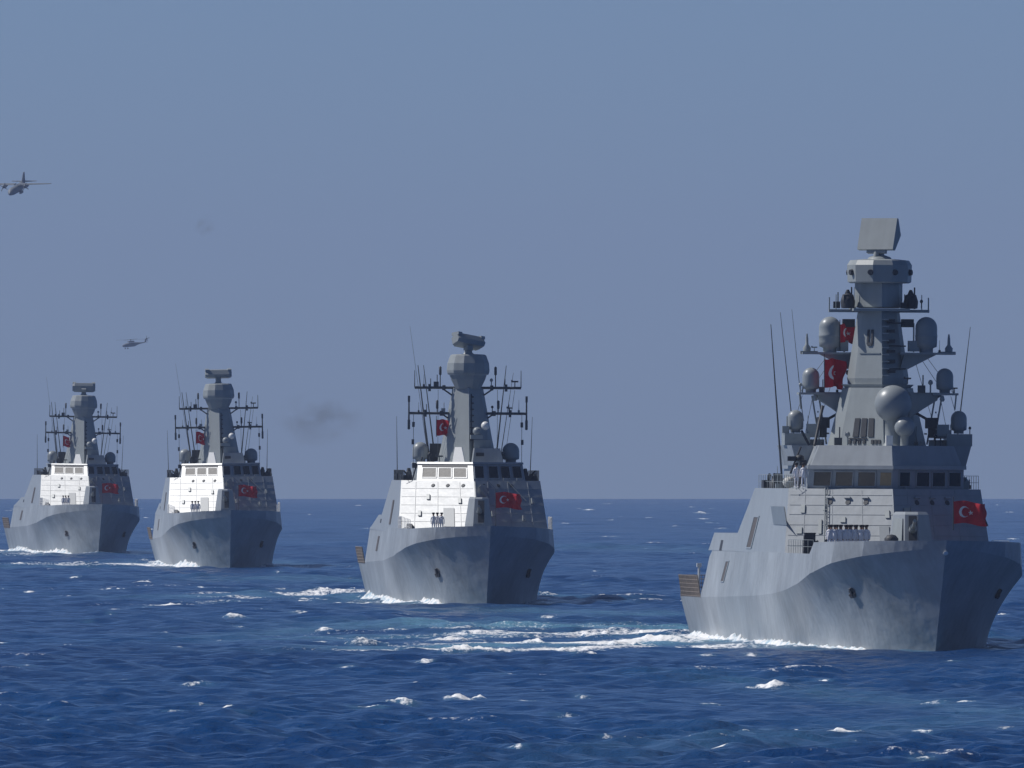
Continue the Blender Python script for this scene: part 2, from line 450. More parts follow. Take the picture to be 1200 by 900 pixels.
    o = bpy.data.objects.new('sea', me); COL.objects.link(o)
    print('sea', nr, nc, 'sd', sd, 'up', me.polygons[nf // 2].normal[:])
    tag(o, 'deep blue wind-ruffled sea with whitecaps and wakes', 'sea', kind='structure')
    return o

def sea_material():
    m, nt, p = newmat('sea water')
    N = nt.nodes.new; Lk = nt.links.new
    geo = N('ShaderNodeNewGeometry')
    af = N('ShaderNodeAttribute'); af.attribute_name = 'foam'
    aa = N('ShaderNodeAttribute'); aa.attribute_name = 'aeration'
    def noise(scale, det, vec, rough=.55):
        n = N('ShaderNodeTexNoise'); n.inputs['Scale'].default_value = scale; n.inputs['Detail'].default_value = det
        n.inputs['Roughness'].default_value = rough
        Lk(vec, n.inputs['Vector']); return n.outputs[0]
    def mapping(sc):
        n = N('ShaderNodeMapping'); n.inputs['Scale'].default_value = sc; Lk(geo.outputs['Position'], n.inputs['Vector']); return n.outputs[0]
    def rng_(v, a, b, c, d):
        n = N('ShaderNodeMapRange'); n.inputs['From Min'].default_value = a; n.inputs['From Max'].default_value = b
        n.inputs['To Min'].default_value = c; n.inputs['To Max'].default_value = d; Lk(v, n.inputs['Value']); return n.outputs[0]
    def math_(op, a, b):
        n = N('ShaderNodeMath'); n.operation = op
        for i, x in enumerate((a, b)):
            if isinstance(x, (int, float)): n.inputs[i].default_value = x
            else: Lk(x, n.inputs[i])
        return n.outputs[0]
    v = mapping((1, .35, 1))
    fn = noise(2.2, 7, v, .75)
    # foam mask
    fm = math_('ADD', af.outputs['Fac'], math_('MULTIPLY', math_('SUBTRACT', fn, .5), 2.4))
    fmask = rng_(fm, .55, .95, 0, 1)
    gate = rng_(af.outputs['Fac'], .08, .3, 0, 1)
    fmask = math_('MULTIPLY', fmask, gate)
    # water colours
    big = noise(.012, 3, mapping((1, .5, 1)))
    mx = N('ShaderNodeMix'); mx.data_type = 'RGBA'
    mx.inputs['A'].default_value = (0.003, 0.036, 0.135, 1); mx.inputs['B'].default_value = (0.005, 0.052, 0.175, 1)
    Lk(rng_(big, .35, .65, 0, 1), mx.inputs['Factor'])
    m2 = N('ShaderNodeMix'); m2.data_type = 'RGBA'
    Lk(mx.outputs['Result'], m2.inputs['A']); m2.inputs['B'].default_value = (0.15, 0.34, 0.46, 1)
    an = noise(.35, 5, mapping((1, .12, 1)), .65)
    Lk(math_('MULTIPLY', math_('MULTIPLY', aa.outputs['Fac'], rng_(an, .3, .7, .3, 1.0)), 1.0), m2.inputs['Factor'])
    m3 = N('ShaderNodeMix'); m3.data_type = 'RGBA'
    Lk(m2.outputs['Result'], m3.inputs['A']); m3.inputs['B'].default_value = (0.92, 0.93, 0.95, 1)
    Lk(fmask, m3.inputs['Factor'])
    Lk(m3.outputs['Result'], p.inputs['Base Color'])
    Lk(rng_(fmask, 0, 1, .16, .85), p.inputs['Roughness'])
    Lk(math_('MULTIPLY', fmask, .6), p.inputs['Subsurface Weight']); p.inputs['Subsurface Radius'].default_value = (1, 1, 1); p.inputs['Subsurface Scale'].default_value = .5
    p.inputs['IOR'].default_value = 1.333
    # ripples
    b1 = noise(.9, 5, mapping((1, .8, 1)), .6)
    b2 = noise(3.5, 3, mapping((1, .8, 1)), .6)
    hgt = math_('ADD', math_('MULTIPLY', b1, .30), math_('MULTIPLY', b2, .06))
    b3 = noise(.16, 4, mapping((1, .7, 1)), .6)
    hgt = math_('ADD', hgt, math_('MULTIPLY', b3, .9))
    bp = N('ShaderNodeBump'); bp.inputs['Strength'].default_value = 1.0; bp.inputs['Distance'].default_value = 0.9
    Lk(hgt, bp.inputs['Height']); Lk(bp.outputs[0], p.inputs['Normal'])
    return m

sea = build_sea()
sea.data.materials.append(sea_material())

# ---------------------------------------------------------------- haze
def build_haze():
    mb = MB(); w = 36000
    z0, z1 = -90.0, 420.0
    mb.box((0, 0, (z0 + z1) / 2), (2 * w, 2 * w, z1 - z0))
    m = bpy.data.materials.new('haze'); m.use_nodes = True
    nt = m.node_tree
    for n in list(nt.nodes): nt.nodes.remove(n)
    o = nt.nodes.new('ShaderNodeOutputMaterial'); v = nt.nodes.new('ShaderNodeVolumePrincipled')
    v.inputs['Color'].default_value = (0.55, 0.68, 1.0, 1)
    v.inputs['Density'].default_value = HAZE
    v.inputs['Anisotropy'].default_value = 0.0
    nt.links.new(v.outputs[0], o.inputs['Volume'])
    h = mb.build('haze', m)
    tag(h, 'thin bluish sea haze over the whole scene', 'haze', kind='stuff')
HAZE = 3.6e-5
build_haze()

# ---------------------------------------------------------------- ships: hull
def hull_mesh(tabW, tabK, tabZ, tabT, L, zdeck, mat, parent, deckmat):
    """one lofted hull: keel, flare, knuckle, tumblehome strip, bulwark, deck"""
    us = np.concatenate([[0, .5, 1.2, 2.2], np.linspace(3.5, 30, 22), np.linspace(32, L, 40)])
    rows_t = [0, .08, .18, .3, .42, .55, .68, .8, .9, 1.0]
    def section(u):
        w = float(lerp_tab(tabW, u)); k = float(lerp_tab(tabK, u)); kz = float(lerp_tab(tabZ, u)); tz = float(lerp_tab(tabT, u))
        fade = max(0.0, 1 - u / 26.0)
        p = 1.0 + 1.4 * max(0.0, 1 - u / 40.0)
        P = [(max(.02, w * .8), -2.5), (w * .93, -1.0)]
        for t in rows_t:
            P.append((w + (k - w) * t ** p, kz * t))
        S = .106 * min(1, u / 8.0)
        tx = max(.05, k - (tz - kz) * S)
        P.append((tx, tz))
        ix = max(.02, tx - .14)
        P.append((ix, tz)); zd = min(zdeck, tz - .02) if tz > kz + .4 else tz - .02
        P.append((max(.015, ix - .02), zd)); P.append((0.0, zd))
        out = []
        for x, z in P:
            st = -.86 * z if z > 0 else -.25 * z
            out.append((0.0 if u == 0 else x, u + st * fade, z))
        return out
    secs = [section(float(u)) for u in us]
    n = len(secs[0]); nk = 2 + len(rows_t)
    lower = MB()
    for sgn in (-1, 1):
        for a, b in ((0, nk), ):
            loops = [[(sgn * p[0], p[1], p[2]) for p in s[a:b]] for s in secs]
            if sgn > 0: loops = [list(reversed(l)) for l in loops]
            lower.loft(loops, True, False, False, closed=False)
        loops = [[(sgn * p[0], p[1], p[2]) for p in s[nk - 1:]] for s in secs]
        if sgn > 0: loops = [list(reversed(l)) for l in loops]
        lower.loft(loops, False, False, False, closed=False)
    # transom
    s = secs[-1]
    tr = [(-p[0], p[1], p[2]) for p in s[:nk + 1]] + [(p[0], p[1], p[2]) for p in reversed(s[:nk + 1])]
    lower.add(tr, [tuple(range(len(tr)))])
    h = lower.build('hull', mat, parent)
    return h

def hull_pt(tabW, tabK, tabZ, u, t):
    w = float(lerp_tab(tabW, u)); k = float(lerp_tab(tabK, u)); kz = float(lerp_tab(tabZ, u))
    fade = max(0.0, 1 - u / 26.0); p = 1.0 + 1.4 * max(0.0, 1 - u / 40.0); z = kz * t
    return Vector((w + (k - w) * t ** p, u - .86 * z * fade, z))

def anchor(tabs, u, t, sg, parent, k=1.0):
    a = hull_pt(*tabs, u, t); b = hull_pt(*tabs, u + .5, t); c = hull_pt(*tabs, u, t + .05)
    ey = (c - a).normalized(); ex = (b - a).normalized(); n = ex.cross(ey).normalized()
    if n.x < 0: n = -n
    def P(x, y, o):
        p = a + ex * x * k + ey * y * k + n * o * k
        return (sg * p.x, p.y, p.z)
    m_ = MB()
    def plate(pts, o0, o1): m_.loft([[P(x, y, o0) for x, y in pts], [P(x, y, o1) for x, y in pts]])
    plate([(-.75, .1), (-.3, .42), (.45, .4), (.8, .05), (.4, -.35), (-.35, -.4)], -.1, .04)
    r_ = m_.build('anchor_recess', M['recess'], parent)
    m_ = MB()
    plate([(-.12, -.5), (.12, -.5), (.12, .45), (-.12, .45)], .05, .25)
    plate([(-.65, -.15), (-.45, -.6), (.45, -.6), (.65, -.15), (.5, -.15), (.3, -.4), (-.3, -.4), (-.5, -.15)], .06, .22)
    m_.build('anchor', M['recess'], r_)

def side_pt(tabK, tabZ, y, z, out=0.0):
    """point on the starboard upper side plane at y, z"""
    k = float(lerp_tab(tabK, y)); kz = float(lerp_tab(tabZ, y))
    return Vector((-(k - (z - kz) * .106) - out, y, z))

def side_quad(tabK, tabZ, y0, y1, z0, z1, sh=0.0, sgn=-1):
    q = [side_pt(tabK, tabZ, y1 + sh * 0, z0), side_pt(tabK, tabZ, y0, z0), side_pt(tabK, tabZ, y0 + sh, z1), side_pt(tabK, tabZ, y1 + sh, z1)]
    if sgn > 0:
        q = [Vector((-p.x, p.y, p.z)) for p in q]; q = [q[1], q[0], q[3], q[2]]
    return q

def rail(mb, pts, h=1.0, r=.022, n_mid=1, step=1.5):
    for a, b in zip(pts[:-1], pts[1:]):
        a = Vector(a); b = Vector(b); k = max(1, int((b - a).length / step))
        for i in range(k + 1):
            p = a.lerp(b, i / k); mb.tube(p, p + Vector((0, 0, h)), r, r, 5)
        for j in range(n_mid + 1):
            z = Vector((0, 0, h * (j + 1) / (n_mid + 1))); mb.tube(a + z, b + z, r * .7, r * .7, 5)

def whip(parent, p0, p1, r=.06):
    mb = MB(); p0 = Vector(p0); p1 = Vector(p1)
    mb.tube(p0, p0.lerp(p1, .06), r * 1.9, r * 1.6, 8)
    mb.tube(p0.lerp(p1, .06), p1, r, r * .35, 7)
    return mb.build('whip_antenna', M['pole'], parent)

def radome(parent, c, r, h, mat=None, bands=True):
    """upright capsule dome on a stub base; c = foot of the dome"""
    mb = MB(); m = 7
    prof = [(r * .62, 0), (r * .62, h * .12), (r * .96, h * .16), (r, h * .3)]
    if bands: prof += [(r, h * .42), (r * 1.02, h * .43), (r * 1.02, h * .49), (r, h * .5)]
    top = h - r
    prof += [(r, top)] + [(max(.01, r * math.cos(math.pi / 2 * k / m)), top + r * math.sin(math.pi / 2 * k / m)) for k in range(1, m + 1)]
    mb.lathe(c, prof, 24)
    return mb.build('radome', mat or M['dome'], parent)

def ball_dome(parent, c, r, foot):
    mb = MB(); mb.ball(c, r, 28, 16)
    o = mb.build('radome', M['dome'], parent)
    mb = MB(); mb.lathe((c[0], c[1], foot), [(r * .55, 0), (r * .42, .25), (r * .42, c[2] - foot - r * .8), (r * .6, c[2] - foot - r * .72)], 14)
    mb.build('pedestal', M['mast'], o)
    return o

def fins(mb, c, s=.5):
    """a cluster of small boxes and stubs: sensors, lamps, brackets"""
    x, y, z = c
    mb.box((x, y, z + .28 * s), (.8 * s, .7 * s, .5 * s)); mb.box((x - .15 * s, y - .3 * s, z + .8 * s), (.45 * s, .5 * s, .6 * s))
    mb.tube((x + .3 * s, y, z), (x + .3 * s, y, z + 1.7 * s), .06 * s); mb.lathe((x, y, z + 1.05 * s), [(.2 * s, 0), (.24 * s, .15 * s), (.1 * s, .45 * s)], 8)

# ---------------------------------------------------------------- flag
def flag_mesh(name, w, h, parent=None, nx=96, ny=64, wave=.12, fold=0.0, turn=0.0, narrow=1.0, loc=(0, 0, 0), ph=0.0):
    vs = []; fs = []; mi = []
    for j in range(ny + 1):
        for i in range(nx + 1):
            u, v = i / nx, j / ny
            a = 6.5 * u + 1.3 * v + ph
            y = wave * w * (u ** .6) * math.sin(a * 1.25) + .06 * w * math.sin(14 * u - 4 * v + ph) * u ** .5
            x = u * w * narrow + .03 * w * math.sin(9 * v + ph) * u
            z = v * h - .10 * h * u - .05 * h * math.sin(6 * u + ph)
            vs.append((x, y, z))
    asp = w / h
    def inside(u, v):
        x = u * asp; y = v - .5           # in units of the flag's height
        if math.hypot(x - .5, y) < .25 and math.hypot(x - .5625, y) > .2: return 1
        dx, dy = x - .80, y
        rr = math.hypot(dx, dy)
        if rr < .125:
            a = (math.atan2(dy, -dx)) % (2 * math.pi / 5); a = abs(a - math.pi / 5) if False else min(a, 2 * math.pi / 5 - a)
            # star edge: between outer tip (r=.125, a=0) and inner corner (r=.0477, a=36deg)
            ro, ri = .125, .0477; A = math.pi / 5
            x1, y1, x2, y2 = ro, 0, ri * math.cos(A), ri * math.sin(A)
            px, py = rr * math.cos(a), rr * math.sin(a)
            if (x2 - x1) * (py - y1) - (y2 - y1) * (px - x1) > 0: return 1
        return 0
    for j in range(ny):
        for i in range(nx):
            b = j * (nx + 1) + i
            fs.append((b, b + 1, b + nx + 2, b + nx + 1)); mi.append(inside((i + .5) / nx, (j + .5) / ny))
    n = len(vs)
    # thickness: back sheet
    vs += [(x, y + .012, z) for x, y, z in vs]
    fs += [tuple(n + k for k in reversed(f)) for f in fs]; mi += mi
    me = bpy.data.meshes.new(name); me.from_pydata(vs, [], fs)
    me.materials.append(M['red']); me.materials.append(M['flagwhite'])
    me.polygons.foreach_set('material_index', mi); me.polygons.foreach_set('use_smooth', [True] * len(fs)); me.update()
    o = bpy.data.objects.new(name, me); COL.objects.link(o)
    if parent is not None: o.parent = parent
    o.location = loc; o.rotation_euler = (0, 0, turn)
    return o

def flag_thing(label, ship_key, local, w, h, pole=None, turn=0.0, group=None, wave=.12, ph=0.0, narrow=1.0):
    """local = hoist foot in the ship's frame"""
    rz = ship_place(ship_key)[1]
    Mt = ship_matrix(ship_key)
    p = Mt @ Vector(local)
    t = empty('flag', p, rz + turn)
    tag(t, label, 'flag', group)
    flag_mesh('flag_cloth', w, h, t, wave=wave, ph=ph, narrow=narrow)
    mb = MB(); d = pole if pole else .4
    mb.tube((0, 0, -d), (0, 0, h + .3), .04, .03, 7)
    mb.build('staff', M['pole'], t)
    return t

# ---------------------------------------------------------------- the frigate
FR_K = [(0, .0), (3, 2.9), (6, 5.2), (10, 7.0), (15, 7.85), (20, 8.0), (70, 8.0), (104, 8.0)]
FR_Z = [(0, 7.55), (4, 7.1), (8, 6.6), (12, 5.95), (16, 5.3), (20, 4.75), (27, 4.25), (36, 3.9), (50, 3.65), (75, 3.4), (104, 3.2)]
FR_T = [(0, 8.05), (15, 7.8), (15.6, 6.95), (85, 6.95), (88.5, 3.35), (104, 3.25)]

def mirror(plan):
    """starboard half outline (x>=0, from front to back) -> full closed outline"""
    return [(x, y) for x, y in plan] + [(-x, y) for x, y in reversed(plan) if abs(x) > 1e-6]

def wedge(hw, y_ridge, y_corner, y_aft, hw_aft=None):
    hw_aft = hw if hw_aft is None else hw_aft
    # counter-clockwise from above: ridge, port corner, port aft, starboard aft, starboard corner
    return [(0, y_ridge), (hw, y_corner), (hw_aft, y_aft), (-hw_aft, y_aft), (-hw, y_corner)]

def wedge2(hw, y_ridge, az, y_aft):
    return wedge(hw, y_ridge, y_ridge + hw * math.tan(R(az)), y_aft)

def panel_row(name, q, cols, v0, v1, mat, parent, frame=True):
    for k, (u0, u1) in enumerate(cols):
        mb = MB()
        mt = mat[k] if isinstance(mat, list) else mat
        mb.fbox(q, u0, u1, v0, v1, .012, .03)
        w = mb.build(name, mt, parent)
        if frame:
            fr = MB(); du = (u1 - u0) * .06; dv = (v1 - v0) * .08
            fr.fbox(q, u0 - du, u1 + du, v1, v1 + dv, .004, .07); fr.fbox(q, u0 - du, u1 + du, v0 - dv, v0, .004, .07)
            fr.fbox(q, u0 - du, u0, v0, v1, .004, .07); fr.fbox(q, u1, u1 + du, v0, v1, .004, .07)
            fr.build('window_frame', M['upper'], w)

def V3(l): return [Vector(p) for p in l]

def clutter(parent, spots, mats=('mast', 'dark', 'pole')):
    """small fittings: lamps, boxes, stub aerials, brackets, each a part of its own"""
    for k, (x, y, z, sz) in enumerate(spots):
        m_ = MB(); kind = k % 4
        if kind == 0: m_.box((x, y, z + sz * .5), (sz, sz * .7, sz)); m_.tube((x + sz * .2, y, z + sz), (x + sz * .2, y, z + sz * 2.4), sz * .09); nm = 'equipment_box'
        elif kind == 1: m_.tube((x, y, z), (x, y, z + sz * 1.2), sz * .12); m_.lathe((x, y, z + sz * 1.2), [(sz * .2, 0), (sz * .38, sz * .2), (sz * .3, sz * .6), (sz * .05, sz * .75)], 10); nm = 'small_dome'
        elif kind == 2: m_.tube((x, y, z), (x, y, z + sz * 1.1), sz * .1); m_.tube((x - sz * .7, y, z + sz * 1.1), (x + sz * .7, y, z + sz * 1.1), sz * .16); m_.box((x - sz * .6, y, z + sz * 1.2), (sz * .3, sz * .3, sz * .5)); nm = 'navigation_radar'
        else: m_.box((x, y, z + sz * .3), (sz * .5, sz * .8, sz * .6)); m_.tube((x, y, z), (x, y, z + sz * 3.0), sz * .07, sz * .04); nm = 'aerial_stub'
        m_.build(nm, M[mats[k % len(mats)]], parent)

def spin(o, y, deg):
    """train a turret about its own vertical axis"""
    a = R(-deg); o.matrix_basis = Matrix.Translation((0, y, 0)) @ Matrix.Rotation(a, 4, 'Z') @ Matrix.Translation((0, -y, 0))

def make_frigate():
    (bx, by, bz), rz = ship_place('frigate')
    t = empty('frigate', (bx, by, bz), rz); t.rotation_euler.y = ROLL['frigate']
    tag(t, 'large grey frigate leading the line at right, nearest ship, with a tall tapering radar mast', 'warship')
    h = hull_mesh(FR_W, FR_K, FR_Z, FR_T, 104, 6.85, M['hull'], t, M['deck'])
    # deck coating sheet
    mb = MB()
    pts = [(float(lerp_tab(FR_K, u)) - .55, u - 5.6 * max(0, 1 - u / 26)) for u in (2, 6, 10, 15, 20, 26)]
    mb.prism(mirror([(0, pts[0][1] - .1)] + pts), 6.86, mirror([(0, pts[0][1] - .1)] + pts), 6.90)
    mb.build('foredeck', M['deck'], h)
    mb = MB(); mb.prism(mirror([(0, 88.6), (7.6, 88.6), (7.6, 103.6), (0, 103.6)]), 3.30, mirror([(0, 88.6), (7.6, 88.6), (7.6, 103.6), (0, 103.6)]), 3.36)
    mb.build('helicopter_deck', M['deck'], h)
    # anchors in their recesses and the bow badge
    for sg in (-1, 1):
        anchor((FR_W, FR_K, FR_Z), 9.0, .66, sg, h, .8)
    k = MB(); k.lathe((0, 0, 0), [(.02, 0), (.16, .01), (.2, .04), (.12, .06), (.02, .07)], 12)
    b = k.build('bow_badge', M['white'], h); b.location = (0, -6.2, 7.15); b.rotation_euler = (R(130), 0, 0)
    # superstructure block
    sup = MB()
    hw0, hw1 = 8 - (6.9 - 4.1) * .106 - .05, 8 - (11.7 - 4.1) * .106 - .05
    P0 = wedge2(hw0, 25.6, 37, 70); P1 = wedge2(hw1, 28.3, 37, 57.5)
    sup.prism(P0, 6.9, P1, 11.7)
    # aft hangar block
    sup.prism([(-hw0, 57), (hw0, 57), (hw0, 86.5), (-hw0, 86.5)], 6.9, [(-hw0 + .14, 57), (hw0 - .14, 57), (hw0 - .14, 83.5), (-hw0 + .14, 83.5)], 8.25)
    s = sup.build('superstructure', M['upper'], t)
    # bridge: bottom sill, reversed rake windows, brow, upper house
    br = MB()
    B0 = wedge2(5.8, 29.0, 35, 50); B1 = wedge2(5.75, 28.5, 35, 50)
    br.prism(B0, 11.7, B1, 13.15)
    br.prism(wedge2(5.9, 28.0, 35, 50), 13.152, wedge2(5.9, 28.0, 35, 50), 13.42)
    br.prism(wedge2(5.6, 28.5, 35, 49), 13.422, wedge2(5.0, 29.1, 35, 48), 14.9)
    bridge = br.build('bridge', M['upper'], t)
    def fq(Pa, za, Pb, zb, side):       # front facet quad seen from outside, u left to right for the camera
        if side < 0: a, b = (Pa[4], Pa[0]), (Pb[4], Pb[0])
        else: a, b = (Pa[0], Pa[1]), (Pb[0], Pb[1])
        return V3([(*a[0], za), (*a[1], za), (*b[1], zb), (*b[0], zb)])
    ql = fq(B0, 11.7, B1, 13.15, -1); qr = fq(B0, 11.7, B1, 13.15, 1)
    panel_row('bridge_window', ql, [(.07, .27), (.33, .53), (.60, .80)], .16, .86, M['glass'], bridge)
    panel_row('bridge_window', qr, [(.10, .24), (.34, .51), (.56, .73), (.79, .95)], .16, .86, M['glass'], bridge)
    mb = MB(); mb.fbox(ql, .86, .99, .18, .84, .012, .03); w = mb.build('bridge_window', M['amber'], bridge); w['label'] = 'window with a brownish shade'
    # side windows of the bridge
    for sg in (-1, 1):
        if sg < 0: q = V3([(-5.8, 50, 11.7), (-5.8, 33.06, 11.7), (-5.75, 32.53, 13.15), (-5.75, 50, 13.15)])
        else: q = V3([(5.8, 33.06, 11.7), (5.8, 50, 11.7), (5.75, 50, 13.15), (5.75, 32.53, 13.15)])
        panel_row('bridge_window', q, [(.1, .2), (.25, .35), (.4, .5)] if sg > 0 else [(.8, .9), (.65, .75), (.5, .6)], .2, .85, M['glass'], bridge)
    # front wall of the deckhouse: ribs, portholes, doors
    ql = fq(P0, 6.9, P1, 11.7, -1); qr = fq(P0, 6.9, P1, 11.7, 1)
    rb = MB()
    for v in (.12, .28, .44, .60, .745, .9):
        rb.fbox(ql, .02, .985, v, v + .010, 0.003, .03); rb.fbox(qr, .015, .98, v, v + .010, 0.003, .03)
    for u in (.16, .42, .7):
        rb.fbox(ql, u, u + .005, .02, .98, .003, .02); rb.fbox(qr, u, u + .005, .02, .98, .003, .02)
    rb.build('wall_rib', M['upper'], s)
    for q, us_ in ((ql, (.40, .57, .74)), (qr, (.26, .43, .60))):
        for u in us_:
            mb = MB(); mb.fdisc(q, u, .79, .2, .01, .06); po = mb.build('porthole', M['dark'], s)
            mb = MB(); mb.fbox(q, u - .03, u + .03, .845, .87, .01, .2); mb.build('rain_hood', M['upper'], po)
    mb = MB(); mb.fbox(ql, .86, .95, .03, .42, .01, .08); mb.build('door', M['panel'], s)
    mb = MB(); mb.fbox(qr, .05, .14, .03, .42, .01, .08); mb.build('door', M['panel'], s)
    for u, v, w_, h_ in ((.10, .30, .05, .10), (.13, .62, .04, .12), (.22, .05, .07, .16), (.30, .30, .03, .22), (.50, .48, .05, .08), (.66, .32, .04, .10), (.92, .55, .04, .12), (.34, .66, .03, .06)):
        mb = MB(); mb.fbox(ql, u, u + w_, v, v + h_, .01, .1); mb.build('wall_box', M['mast'], s)
    mb = MB()
    a_ = ql[0].lerp(ql[1], .36); b_ = ql[3].lerp(ql[2], .36); n_ = (ql[1] - ql[0]).cross(ql[3] - ql[0]).normalized() * .12
    mb.tube(a_ + n_, b_ + n_, .05); a_ = ql[0].lerp(ql[1], .385); b_ = ql[3].lerp(ql[2], .385); mb.tube(a_ + n_, b_ + n_, .03)
    for k in range(12): p_ = a_.lerp(b_, k / 12); q_ = ql[0].lerp(ql[1], .36).lerp(ql[3].lerp(ql[2], .36), k / 12); mb.tube(p_ + n_, q_ + n_, .025)
    mb.build('ladder', M['mast'], s)
    # pipes and boxes on the ridge
    mb = MB()
    mb.tube((.5, 26.0, 7.0), (1.1, 29.4, 11.9), .07); mb.tube((.9, 26.4, 7.0), (1.4, 28.6, 10.4), .05)
    for k in range(5): mb.box((.55 + .12 * k, 26.3 + .43 * k, 7.7 + .62 * k), (.42, .3, .3))
    mb.build('pipework', M['mast'], s)
    # side features (starboard and port): tall slot, blue-grey hatch, aft slot, hatch
    for sg in (-1, 1):
        def side_panel(nm, y0, y1, z0, z1, mat, sh=0, fr=False, o0=.004, o1=.03):
            q = side_quad(FR_K, FR_Z, y0, y1, z0, z1, sh, sg)
            if fr:
                m_ = MB()
                for a in ((-.14, 1.14, 1.0, 1.05), (-.14, 1.14, -.05, 0), (-.14, 0, 0, 1), (1, 1.14, 0, 1)): m_.fbox(q, *a, 0.002, .06)
                m_.build('frame', M['upper'], None if False else s)
            m_ = MB(); m_.fbox(q, 0, 1, 0, 1, o0, o1); return m_.build(nm, mat, s)
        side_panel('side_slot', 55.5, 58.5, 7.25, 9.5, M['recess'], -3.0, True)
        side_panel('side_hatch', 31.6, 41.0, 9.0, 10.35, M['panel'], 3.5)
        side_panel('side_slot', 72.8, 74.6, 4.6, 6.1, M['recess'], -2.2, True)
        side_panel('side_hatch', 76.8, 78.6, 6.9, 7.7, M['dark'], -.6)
    mb = MB(); mb.prism([(-7.0, 12.0), (-3.2, 11.4), (-3.2, 14.6), (-7.0, 14.6)], 6.9, [(-7.0, 12.0), (-3.2, 11.4), (-3.2, 14.6), (-7.0, 14.6)], 7.2); mb.build('raised_grating', M['deck'], t)
    # gun
    g = MB()
    def gl(hw, y0, y1, z, ch=.35):
        return [(-hw + ch, y0, z), (hw - ch, y0, z), (hw, y0 + ch * 1.6, z), (hw, y1, z), (-hw, y1, z), (-hw, y0 + ch * 1.6, z)]
    g.loft([gl(1.65, 13.6, 18.8, 6.9, 1.1), gl(1.6, 13.7, 18.8, 7.6, 1.1), gl(1.28, 14.5, 18.4, 9.85, .8), gl(1.1, 14.9, 18.0, 10.05, .65)])
    gun = g.build('gun_turret', M['upper'], t)
    TG = [gun, 16.2, 5]
    q = V3([(-.42, 13.62, 7.7), (.42, 13.62, 7.7), (.42, 14.45, 9.8), (-.42, 14.45, 9.8)])
    m_ = MB(); m_.fbox(q, .25, .95, .0, .97, .012, .06); m_.build('barrel_slot', M['dark'], gun)
    m_ = MB(); m_.tube((.08, 14.2, 8.7), (.08, 8.6, 9.4), .15, .1, 12); m_.tube((.08, 8.8, 9.37), (.08, 8.4, 9.42), .13, .13, 12); m_.tube((.08, 14.3, 8.68), (.08, 12.6, 8.95), .3, .24, 12); m_.build('barrel', M['mast'], gun)
    m_ = MB(); m_.fbox(V3([(-1.5, 15.2, 7.75), (-.7, 13.9, 7.75), (-.62, 14.6, 9.6), (-1.2, 15.6, 9.6)]), 0, 1, .02, .98, .01, .05); m_.build('shield_panel', M['mast'], gun)
    spin(*TG)
    # foredeck gear and rails
    for x, y, w_, h_ in ((-6.6, 24, .8, 1.5), (-5.9, 22.5, .5, .8), (-5.1, 24, .7, 1.0), (-4.4, 22.5, .5, 1.3), (-6.2, 27, 1.0, .9)):
        mb = MB(); mb.box((x, y, 6.9 + h_ / 2), (w_, .6, h_)); mb.box((x, y, 6.93 + h_), (w_ * 1.1, .7, .06)); mb.tube((x - w_ * .52, y - .2, 6.9), (x - w_ * .5, y - .1, 6.9 + h_ * .9), .07)
        mb.build('deck_locker', M['dark'], t)
    mb = MB(); mb.lathe((-4.0, 20, 6.9), [(.35, 0), (.35, .5), (.2, .55), (.2, .8), (.4, .85), (.4, .95)], 10); mb.build('bollard', M['dark'], t)
    for sg in (-1, 1):
        mb = MB(); rail(mb, [(sg * 7.2, 15.8, 6.95), (sg * 7.55, 20, 6.95), (sg * 7.55, 29.5, 6.95)]); rail(mb, [(sg * 6.9, 33, 11.7), (sg * 6.9, 45, 11.7), (sg * 6.9, 57, 11.7)])
        mb.build('guard_rail', M['mast'], t)
    mb = MB(); mb.lathe((-1.9, 12, 7.8), [(.5, 0), (.52, .3), (.3, .55), (.05, .6)], 12); mb.build('capstan', M['dark'], t)
    # nets round the helicopter deck
    for sg in (-1, 1):
        mb = MB(); a = 89.0
        for k in range(11):
            y = a + k * 1.4; mb.tube((sg * 8.0, y, 3.25), (sg * 8.25, y, 4.95), .05, .05, 5)
        for k in range(6):
            z = 3.35 + .31 * k; x = sg * (8.02 + .046 * k); mb.tube((x, a, z), (x, a + 14, z), .035, .035, 5)
        for k in range(56):
            y = a + k * .25; mb.tube((sg * 8.0, y, 3.3), (sg * 8.24, y, 4.9), .022, .022, 4)
        mb.build('safety_net', M['net'], t)
    mb = MB()
    for k in range(17): mb.tube((-8 + k, 103.6, 3.25), (-8 + k, 103.8, 4.95), .05, .05, 5)
    for k in range(6): mb.tube((-8, 103.7, 3.35 + .31 * k), (8, 103.7, 3.35 + .31 * k), .035, .035, 5)
    for k in range(80): mb.tube((-8 + .2 * k, 103.65, 3.3), (-8 + .2 * k, 103.8, 4.9), .022, .022, 4)
    mb.build('safety_net', M['net'], t)
    mb = MB(); mb.tube((-7.4, 96, 3.3), (-7.4, 96, 5.8), .09); mb.box((-7.4, 96, 5.7), (.35, .35, .3)); mb.build('deck_light', M['white'], t)
    # lockers, guns and rafts on the superstructure roof
    for sg in (-1, 1):
        mb = MB()
        mb.lathe((sg * 6.5, 49, 11.7), [(.5, 0), (.45, .5), (.3, .6), (.3, .9)], 10); mb.box((sg * 6.4, 48.5, 12.5), (.6, .9, .6)); mb.tube((sg * 6.4, 48.2, 12.6), (sg * 6.9, 46.0, 12.75), .08)
        mb.build('remote_gun', M['dark'], t)
        mb = MB(); mb.box((sg * 6.6, 53, 12.0), (.9, 1.4, .6)); mb.tube((sg * 6.6, 53, 12.2), (sg * 6.7, 51.4, 12.7), .12); mb.build('deck_locker', M['dark'], t)
        mb = MB()
